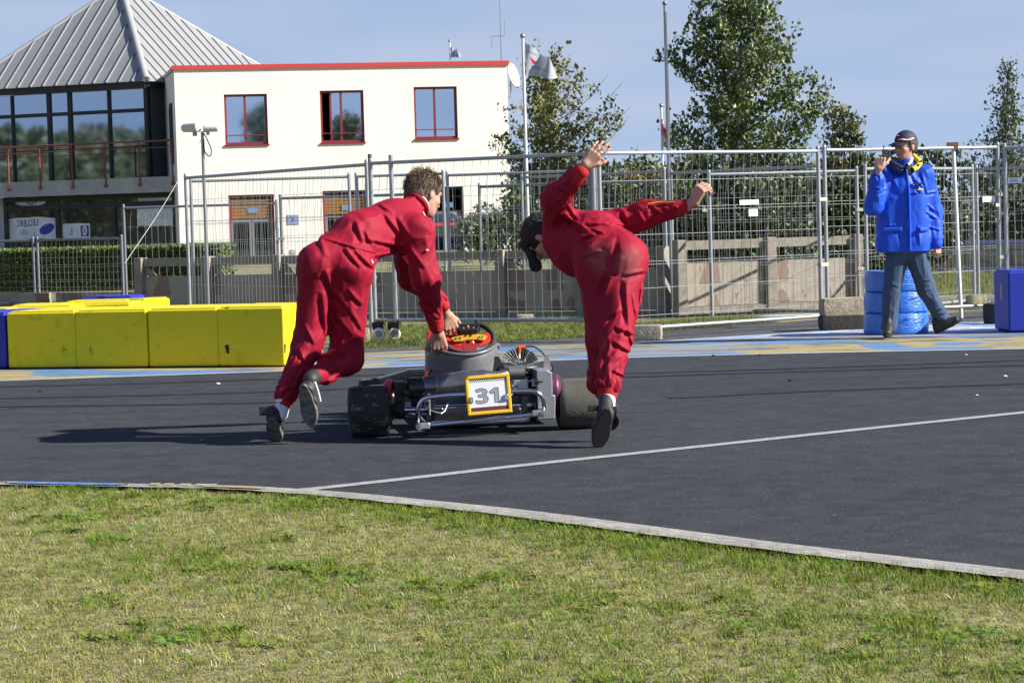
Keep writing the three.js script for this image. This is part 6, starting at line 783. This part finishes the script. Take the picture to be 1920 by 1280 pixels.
// --- the runner letting go, bent to the left ---
{
  const O = foot(1120, 12.3), { o, J } = figure('person in a red racing suit bent double beside the kart with both arms flung out', O);
  const hipR = J(1170, 508, 12.66), hipL = J(1122, 502, 12.72), kneeR = J(1156, 632, 12.50), ankR = J(1137, 742, 12.36), kneeL = J(1128, 636, 12.62), ankL = J(1136, 742, 12.60), waist = J(1118, 452, 12.88), chest = J(1070, 446, 13.06), neckB = J(1050, 444, 13.16), headC = J(1020, 446, 13.20);
  const shL = J(1050, 418, 13.04), elL = J(1042, 372, 12.80), wrL = J(1089, 322, 12.66), shR = J(1150, 425, 13.16), elR = J(1212, 402, 13.12), wrR = J(1288, 388, 13.02);
  const suit = [
    bone(hipR, kneeR, 0.112, 0.078, { fold: 0.011, freq: 10, seed: 21, diag: 1.6 }), bone(kneeR, J(1140, 716, 12.38), 0.078, 0.066, { fold: 0.014, freq: 19, seed: 22, diag: 1.2 }), bone(hipL, kneeL, 0.108, 0.074, { fold: 0.010, freq: 10, seed: 23 }), bone(kneeL, J(1124, 716, 12.60), 0.076, 0.062, { fold: 0.014, freq: 19, seed: 24 }),
    bone(J(1172, 486, 12.66), J(1130, 474, 12.72), 0.122, 0.120, { fold: 0.002, freq: 6, seed: 25 }), bone(J(1168, 478, 12.7), waist, 0.122, 0.140, { fold: 0.008, freq: 10, seed: 26 }), bone(hipL, waist, 0.125, 0.150, { fold: 0.009, freq: 11, seed: 27 }), bone(waist, chest, 0.146, 0.152, { fold: 0.011, freq: 12, seed: 28 }), bone(chest, neckB, 0.145, 0.085, { fold: 0.008, freq: 12, seed: 29 }), bone(waist, J(1085, 468, 12.98), 0.14, 0.15, { fold: 0.008, freq: 11, seed: 30 }),
    bone(chest, shL, 0.12, 0.088, { fold: 0.009, freq: 12, seed: 31 }), bone(shL, elL, 0.084, 0.074, { fold: 0.011, freq: 16, seed: 32 }), bone(elL, J(1080, 332, 12.68), 0.072, 0.050, { fold: 0.011, freq: 19, seed: 33 }), bone(chest, shR, 0.13, 0.085, { fold: 0.006, freq: 10, seed: 34 }), bone(shR, elR, 0.080, 0.074, { fold: 0.013, freq: 17, seed: 35 }), bone(elR, J(1268, 390, 13.05), 0.068, 0.047, { fold: 0.011, freq: 19, seed: 36 })];
  const fold = creases(J, [[1099, 422, 1143, 420, 0.012, 0.01], [1148, 420, 1211, 429, 0.012, 0.01], [1109, 429, 1133, 438, 0.01, 0.01], [1143, 511, 1126, 554, 0.016, 0.016], [1167, 518, 1211, 509, 0.016, 0.013], [1168, 525, 1173, 612, 0.018, 0.018], [1203, 530, 1195, 579, 0.014, 0.016], [1182, 550, 1191, 598, 0.01, 0.014], [1143, 637, 1182, 660, 0.016, 0.015], [1138, 661, 1124, 707, 0.014, 0.015], [1141, 688, 1174, 705, 0.012, 0.013], [1102, 705, 1126, 724, 0.012, 0.013], [1172, 612, 1184, 651, 0.012, 0.014], [1148, 612, 1191, 627, 0.014, 0.014], [1133, 598, 1167, 579, 0.014, 0.016], [1056, 402, 1104, 436, 0.014, 0.014], [1085, 453, 1126, 434, 0.014, 0.014], [1090, 484, 1128, 472, 0.014, 0.014], [1065, 385, 1085, 414, 0.012, 0.012], [1172, 395, 1194, 436, 0.016, 0.014], [1201, 394, 1215, 420, 0.014, 0.012], [1225, 383, 1254, 407, 0.014, 0.012], [1250, 385, 1264, 399, 0.01, 0.01], [1027, 365, 1056, 385, 0.012, 0.012], [1041, 348, 1070, 366, 0.012, 0.012], [1153, 443, 1109, 467, 0.01, 0.02]], 12.6);
  const wv = waist.clone().sub(J(1150, 485, 12.7)).normalize(), w0 = J(1120, 448, 12.84), crease = [J(1158, 440, 12.5), J(1152, 500, 12.5)];
  const s = part('racing_suit', dye(clothMesh(suit, 0.042, 0.0075, (q, x, y, z, fine) => { if (!fine || Math.abs(q) > 0.04) return q; q = fold(q, x, y, z); const h = (x - w0.x) * wv.x + (y - w0.y) * wv.y + (z - w0.z) * wv.z; q += 0.006 * Math.exp(-Math.pow(h / 0.02, 2)) * (0.5 + vnoise(x * 65, y * 65, z * 65)); const u = x - lerp(crease[0].x, crease[1].x, clamp((crease[0].y - y) / (crease[0].y - crease[1].y))); if (y > crease[1].y - 0.05 && y < crease[0].y + 0.05 && z > crease[0].z - 0.2) q += 0.018 * Math.exp(-Math.pow(u / 0.014, 2)) * step(crease[0].y + 0.05, crease[1].y, y); return q; }), [[suit[0], 1], [suit[1], 1], [suit[14], 2], [suit[15], 2]], [J(1178, 492, 12.52), J(1128, 484, 12.58)], O), suitV, o); s.userData.label = 'loose red racing suit with gathered waist and a dusty seat';
  part('cuff', clothMesh([bone(J(1079, 333, 12.685), J(1090, 321, 12.66), 0.050, 0.043)], 0.01, 0.006, null, 0.02), cuffM, s); part('cuff', clothMesh([bone(J(1265, 391, 13.05), J(1284, 387, 13.03), 0.046, 0.040)], 0.01, 0.006, null, 0.02), cuffM, s); part('ankle_cuff', clothMesh([bone(J(1142, 718, 12.38), J(1138, 744, 12.365), 0.062, 0.050)], 0.01, 0.007, null, 0.02), cuffM, s); part('ankle_cuff', clothMesh([bone(J(1124, 716, 12.6), J(1134, 738, 12.60), 0.06, 0.048)], 0.01, 0.007, null, 0.02), suitM, s);
  const piping = std([0.03, 0.01, 0.012], 0.6); void piping; part('sleeve_piping', tube([J(1215, 382, 13.03), J(1240, 379, 13.03), J(1266, 379, 13.01)], 0.005, 16, 6), std([0.42, 0.30, 0.05], 0.6), s); part('collar_zip', tube([J(1026, 411, 13.05), J(1040, 413, 12.99), J(1048, 414, 12.96)], 0.006, 12, 6), std([0.55, 0.50, 0.12], 0.4), s);
  const head = headField(headC, V(-0.35, -0.90, -0.18), V(-0.84, 0.32, -0.42), 1.02), cu = headC.clone().sub(neckB).normalize();
  bodyMesh(o, [bone(hipR, kneeR, 0.08, 0.055), bone(kneeR, ankR, 0.05, 0.04), bone(hipL, kneeL, 0.08, 0.055), bone(kneeL, ankL, 0.05, 0.04), bone(hipR, waist, 0.1, 0.1), bone(hipL, waist, 0.1, 0.1), bone(waist, chest, 0.1, 0.1), bone(chest, neckB, 0.09, 0.055), bone(chest, shL, 0.08, 0.05), bone(chest, shR, 0.08, 0.05), bone(shL, elL, 0.046, 0.04), bone(elL, wrL, 0.038, 0.030), bone(shR, elR, 0.046, 0.04), bone(elR, wrR, 0.038, 0.03)],
    [[bone(J(1083, 328, 12.67), J(1099, 309, 12.65), 0.033, 0.029), ...handBones(J(1098, 310, 12.65), V(0.66, 0.74, 0.05), V(-0.25, 0.2, 1), 1, [0.10, 0.20, 0.15], 0.08, 0.94)], [bone(J(1280, 388, 13.035), J(1302, 380, 13.01), 0.031, 0.027), ...handBones(J(1301, 381, 13.01), V(0.42, 0.88, 0.1), V(-0.75, 0.35, 0.6), -1, [0.75, 0.65, 0.5], 0.05, 1.0)]], head, bone(neckB, headC.clone().addScaledVector(head.f, -0.035).addScaledVector(head.u, -0.03), 0.056, 0.055));
  const dark = std([0.014, 0.012, 0.011], 0.8), hair = part('hair', sdfMesh(head.hair((a, b, g) => g * 0.85 - b * 0.35 - 0.054), headC.clone().subScalar(0.15), headC.clone().addScalar(0.15), 0.0045, 1.3), dark, o); hair.userData.label = 'dark hair';
  { const f0 = head.P(0.02, 0.09, 0.075), pt = J(1004, 497, 13.18); part('hair_lock', clothMesh([bone(f0, J(996, 478, 13.16), 0.026, 0.018, { fold: 0.004, freq: 50 }), bone(J(996, 478, 13.16), pt, 0.020, 0.036, { fold: 0.005, freq: 50 })], 0.02, 0.005, null, 0.02), dark, hair); }
  shoe(o, J(1141, 768, 12.22), J(1119, 842, 12.27), V(0.02, 0.45, -1), [shoeBlack, std([0.014, 0.014, 0.015], 0.8)], ankR); part('sock', clothMesh([bone(J(1138, 740, 12.365), J(1138, 760, 12.33), 0.046, 0.043)], 0.01, 0.007, null, 0.02), sock, o); part('shoe_strap', [rbox(0.05, 0.03, 0.02, 0.006, ...J(1112, 765, 12.3).toArray()), rbox(0.04, 0.035, 0.02, 0.006, ...J(1151, 768, 12.28).toArray())], shoeBlack, o);
  shoe(o, J(1140, 762, 12.52), J(1148, 806, 12.60), V(0.02, 0.6, -1), [shoeBlack, std([0.014, 0.014, 0.015], 0.8)], ankL);
}
// --- the man in the blue jacket ---
{
  const O = foot(1667, 21.65), { o, J } = figure('person in a blue jacket, jeans and navy cap walking past the wrapped tyres', O), D = 21.6;
  const hipA = J(1683, 478, D), hipB = J(1718, 478, D), kneeA = J(1672, 552, D + 0.02), ankA = J(1668, 612, D + 0.03), kneeB = J(1738, 545, D + 0.03), ankB = J(1768, 598, D + 0.05), chest = J(1694, 345, D), neckB = J(1699, 305, D), headC = J(1698, 274, D - 0.02);
  const shA = J(1657, 326, D), elA = J(1638, 386, D - 0.16), wrA = J(1648, 322, D - 0.30), shB = J(1733, 328, D), elB = J(1752, 398, D + 0.05), wrB = J(1756, 452, D - 0.03);
  const blueJ = new THREE.MeshPhysicalMaterial({ color: lin(0.014, 0.078, 0.58), roughness: 0.5, specularIntensity: 0.5, sheen: 0.3, sheenColor: lin(0.1, 0.2, 0.5), sheenRoughness: 0.5 }), navy = std([0.010, 0.013, 0.06], 0.6), jeans = std([0.040, 0.070, 0.135], 0.95); const yel = std([0.70, 0.52, 0.03], 0.7);
  const hem = J(1694, 472, D).y, jk = [bone(J(1694, 350, D), J(1694, 478, D), 0.135, 0.140, { fold: 0.011, freq: 7, seed: 40, diag: 2.0 }), bone(J(1671, 356, D), J(1672, 452, D), 0.125, 0.132, { fold: 0.012, freq: 7, seed: 41, diag: 2.2 }), bone(J(1718, 356, D), J(1717, 452, D), 0.125, 0.132, { fold: 0.012, freq: 7, seed: 42, diag: 2.2 }), bone(J(1672, 452, D), J(1671, 478, D), 0.132, 0.134, { fold: 0.006, freq: 5, seed: 43 }), bone(J(1717, 452, D), J(1718, 478, D), 0.132, 0.134, { fold: 0.006, freq: 5, seed: 44 }), bone(chest, neckB, 0.14, 0.075, { fold: 0.006, freq: 9, seed: 45 }), bone(J(1672, 345, D), shA, 0.11, 0.088, { fold: 0.006, freq: 8, seed: 46 }), bone(J(1716, 345, D), shB, 0.11, 0.088, { fold: 0.006, freq: 8, seed: 47 }), bone(shA, elA, 0.088, 0.082, { fold: 0.010, freq: 12, seed: 48 }), bone(elA, J(1645, 336, D - 0.27), 0.078, 0.062, { fold: 0.009, freq: 14, seed: 49 }), bone(shB, elB, 0.088, 0.078, { fold: 0.010, freq: 11, seed: 50 }), bone(elB, J(1755, 447, D - 0.02), 0.076, 0.066, { fold: 0.008, freq: 13, seed: 51 })];
  const foldJ = creases(J, [[1638, 364, 1662, 355, 0.012, 0.012], [1623, 350, 1647, 357, 0.012, 0.012], [1652, 302, 1664, 333, 0.012, 0.014], [1717, 338, 1734, 357, 0.014, 0.014], [1726, 323, 1739, 367, 0.014, 0.016], [1707, 323, 1726, 364, 0.012, 0.02], [1736, 364, 1760, 360, 0.012, 0.012], [1736, 398, 1760, 412, 0.012, 0.014], [1743, 426, 1765, 433, 0.01, 0.012], [1739, 384, 1757, 398, 0.012, 0.014], [1719, 422, 1722, 460, 0.014, 0.014], [1684, 405, 1691, 467, 0.01, 0.02], [1667, 323, 1684, 364, 0.01, 0.02], [1650, 426, 1691, 422, 0.01, 0.01], [1629, 323, 1643, 333, 0.012, 0.012]], D - 0.1), foldT = creases(J, [[1684, 488, 1712, 491, 0.008, 0.012], [1722, 529, 1746, 525, 0.01, 0.012], [1726, 549, 1746, 542, 0.01, 0.012], [1746, 584, 1774, 577, 0.012, 0.012], [1753, 592, 1775, 587, 0.012, 0.01], [1664, 529, 1683, 539, 0.008, 0.012]], D);
  const jc = part('jacket', clothMesh(jk, 0.04, 0.009, (q, x, y, z, fine) => Math.max(fine ? foldJ(q, x, y, z) : q, hem - y)), blueJ, o);
  const zf = D - 0.146; part('placket', tube([J(1700, 318, zf + 0.03), J(1704, 350, zf + 0.005), J(1706, 400, zf - 0.003), J(1707, 468, zf - 0.006)], 0.012, 24, 6).scale(1, 1, 1), blueJ, jc); part('chest_pocket', rbox(0.10, 0.012, 0.02, 0.005, ...J(1722, 344, zf + 0.004).toArray(), 0.1), navy, jc); part('chest_badge', rbox(0.055, 0.016, 0.012, 0.005, ...J(1727, 355, zf + 0.002).toArray(), 0.15), yel, jc);
  for (const x of [1674, 1732]) { part('pocket_flap', rbox(x < 1700 ? 0.17 : 0.10, 0.04, 0.03, 0.012, ...J(x, 430, D - 0.128).toArray(), x < 1700 ? -0.12 : 0.55), blueJ, jc); }
  part('sleeve_cuff', clothMesh([bone(J(1755, 446, D - 0.02), J(1756, 456, D - 0.03), 0.064, 0.060)], 0.01, 0.007, null, 0.02), blueJ, jc);
  part('collar', [tube([J(1678, 305, D + 0.06), J(1674, 306, D - 0.06), J(1683, 312, D - 0.10), J(1694, 318, D - 0.13)], 0.030, 20, 8), tube([J(1668, 314, D - 0.02), J(1680, 316, D - 0.10), J(1692, 324, D - 0.13)], 0.034, 16, 8)], navy, jc); part('hood_lining', [tube([J(1709, 290, D + 0.03), J(1719, 297, D - 0.01), J(1725, 305, D - 0.05), J(1721, 312, D - 0.08), J(1712, 318, D - 0.11)], 0.026, 24, 8), rbox(0.05, 0.04, 0.03, 0.008, ...J(1739, 314, D + 0.06).toArray())], yel, jc); part('collar_snap', [new THREE.SphereGeometry(0.011, 10, 8).translate(...J(1728, 302, D - 0.075).toArray()), new THREE.SphereGeometry(0.011, 10, 8).translate(...J(1723, 309, D - 0.105).toArray())], black, jc);
  part('shirt_collar', tube([J(1711, 296, D - 0.03), J(1708, 304, D - 0.07), J(1703, 309, D - 0.095)], 0.012, 12, 6), std([0.72, 0.72, 0.62], 0.8), o); part('pullover', clothMesh([bone(J(1700, 306, D - 0.02), J(1703, 322, D - 0.075), 0.055, 0.05)], 0.01, 0.008, null, 0.02), std([0.02, 0.02, 0.025], 0.9), o);
  const jn = [bone(J(1684, 462, D), J(1717, 462, D), 0.105, 0.105), bone(hipA, kneeA, 0.100, 0.076, { fold: 0.007, freq: 10, seed: 61 }), bone(kneeA, ankA, 0.074, 0.070, { fold: 0.009, freq: 14, seed: 62 }), bone(hipB, kneeB, 0.100, 0.078, { fold: 0.007, freq: 10, seed: 63 }), bone(kneeB, ankB, 0.076, 0.068, { fold: 0.010, freq: 15, seed: 64 })]; part('jeans', clothMesh(jn, 0.03, 0.009, (q, x, y, z, fine) => fine ? foldT(q, x, y, z) : q), jeans, o);
  const head = headField(headC, V(-0.80, -0.08, 0.62), V(0, 1, 0.03), 1.03);
  bodyMesh(o, [bone(hipA, kneeA, 0.07, 0.055), bone(kneeA, ankA, 0.05, 0.04), bone(hipB, kneeB, 0.07, 0.055), bone(kneeB, ankB, 0.05, 0.04), bone(J(1700, 460, D), chest, 0.06, 0.09), bone(hipA, J(1700, 458, D), 0.06, 0.06), bone(hipB, J(1700, 458, D), 0.06, 0.06), bone(chest, neckB, 0.09, 0.055), bone(chest, shA, 0.08, 0.05), bone(chest, shB, 0.08, 0.05), bone(shA, elA, 0.046, 0.04), bone(elA, wrA, 0.038, 0.03), bone(shB, elB, 0.046, 0.04), bone(elB, wrB, 0.038, 0.03)],
    [[bone(J(1646, 330, D - 0.28), J(1649, 316, D - 0.31), 0.031, 0.028), ...handBones(J(1649, 317, D - 0.31), V(0.12, 1, -0.1), V(-0.3, 0.15, 1), 1, [1.3, 1.5, 1.0], 0.03, 1.1)], [bone(J(1755, 450, D - 0.02), J(1757, 459, D - 0.03), 0.030, 0.026), ...handBones(J(1757, 457, D - 0.03), V(0.1, -1, 0.1), V(0.6, 0.1, 0.6), -1, [0.7, 0.9, 0.7], 0.03, 0.95)]], head, bone(neckB, headC.clone().add(V(0, -0.04, 0)), 0.060, 0.058));
  const hairM = std([0.05, 0.035, 0.025], 0.7); const hair = part('hair', sdfMesh(head.hair((a, b, g) => Math.max(g - 0.030 + (b < 0 ? -b * 1.2 : 0), b - 0.055, -b - 0.06)), headC.clone().subScalar(0.15), headC.clone().addScalar(0.15), 0.0055, 1.3), hairM, o); void hair;
  for (const s of [-1, 1]) { part('eye', new THREE.SphereGeometry(0.0105, 12, 10).translate(...head.P(s * 0.031, 0.008, 0.0855).toArray()), std([0.08, 0.06, 0.05], 0.2), o); part('eyebrow', tube([head.P(s * 0.016, 0.028, 0.089), head.P(s * 0.032, 0.032, 0.086), head.P(s * 0.046, 0.027, 0.076)], 0.0045, 8, 6), hairM, o); }
  part('mouth', tube([head.P(-0.022, -0.0625, 0.094), head.P(0, -0.062, 0.0995), head.P(0.022, -0.0625, 0.094)], 0.0028, 10, 5), std([0.20, 0.07, 0.06], 0.6), o);
  part('glasses', [-1, 1].flatMap((s) => [new THREE.TorusGeometry(0.021, 0.0018, 6, 24).applyMatrix4(new THREE.Matrix4().makeBasis(head.r, head.u, head.f).setPosition(head.P(s * 0.031, 0.006, 0.104))), rod(head.P(s * 0.052, 0.008, 0.10), head.P(s * 0.082, 0.006, 0.0), 0.0018, 0.0018, 5)]), std([0.3, 0.28, 0.26], 0.3, 0.8), o);
  // cap
  const cap = part('cap', sdfMesh((x, y, z) => { const [a, b, g] = head.loc(x, y, z); const X = a / 0.090, Y = (b - 0.040) / 0.100, Z = (g + 0.012) / 0.110; return Math.max((Math.hypot(X, Y, Z) - 1) * 0.092, 0.046 - g * 0.02 - b); }, headC.clone().subScalar(0.16), headC.clone().addScalar(0.16), 0.0055, 1.5), std([0.012, 0.016, 0.05], 0.7), o);
  { const pts = []; for (let i = 0; i <= 16; i++) { const a = (i / 16 - 0.5) * 2.5; pts.push([Math.sin(a) * 0.088, 0.062 + Math.cos(a) * 0.030 + (1 - Math.pow(Math.abs(i / 8 - 1), 2.5)) * 0.085]); } pts.push([0.07, 0.03], [-0.07, 0.03]); const g = extr(pts, 0.006, 0.002), p = g.attributes.position; for (let i = 0; i < p.count; i++) { const a = p.getX(i), d = p.getY(i), h = p.getZ(i); const q = head.P(a, 0.050 + h - a * a * 3.4 - (d - 0.06) * 0.24, d); p.setXYZ(i, q.x, q.y, q.z); } g.computeVertexNormals(); part('peak', g, std([0.012, 0.016, 0.05], 0.7), cap); }
  const onCap = (a0, b, r = 0.1135) => { const k = 0.1; void k; const bb = (b - 0.04) / 0.104, q = Math.sqrt(Math.max(0, 1 - bb * bb)); return head.P(Math.sin(a0) * 0.0945 * q, b, -0.012 + Math.cos(a0) * r * 1.012 * q); };
  part('cap_band', tube([0.15, 0.5, 0.85, 1.2, 1.6].map((a) => onCap(a, 0.062 + 0.004 * Math.sin(a * 5))), 0.0075, 24, 6), whiteTrim, cap); part('cap_flash', [tube([0.22, 0.36, 0.48].map((a) => onCap(a, 0.068, 0.1165)), 0.0065, 10, 6), tube([0.95, 1.1, 1.25].map((a) => onCap(a, 0.062, 0.1175)), 0.0065, 10, 6)], std([0.55, 0.02, 0.05], 0.6), cap); part('cap_badge', tube([-0.35, -0.15, 0.08, 0.2].map((a) => onCap(a, 0.098)), 0.0045, 10, 6), std([0.5, 0.42, 0.5], 0.6), cap);
  part('headset_microphone', [tube([head.P(-0.085, -0.01, 0.01), head.P(-0.09, -0.03, 0.06), head.P(-0.06, -0.045, 0.115)], 0.004, 16, 6), new THREE.SphereGeometry(0.012, 10, 8).translate(...head.P(-0.055, -0.045, 0.118).toArray())], black, o);
  { const h0 = J(1660, 283, D - 0.2); part('handheld_radio', [box(0.045, 0.13, 0.03, h0.x, h0.y - 0.05, h0.z, 0.2), rod(V(h0.x - 0.01, h0.y + 0.01, h0.z), V(h0.x - 0.01, h0.y + 0.05, h0.z), 0.006)], black, o); }
  shoe(o, J(1667, 618, D + 0.05), J(1664, 634, D - 0.20), V(0, 1, 0), [black, rubber], ankA); shoe(o, J(1756, 626, D + 0.05), J(1806, 600, D - 0.02), V(-0.45, 0.8, 0.1), [black, rubber], ankB);
}
renderer.render(scene, camera);
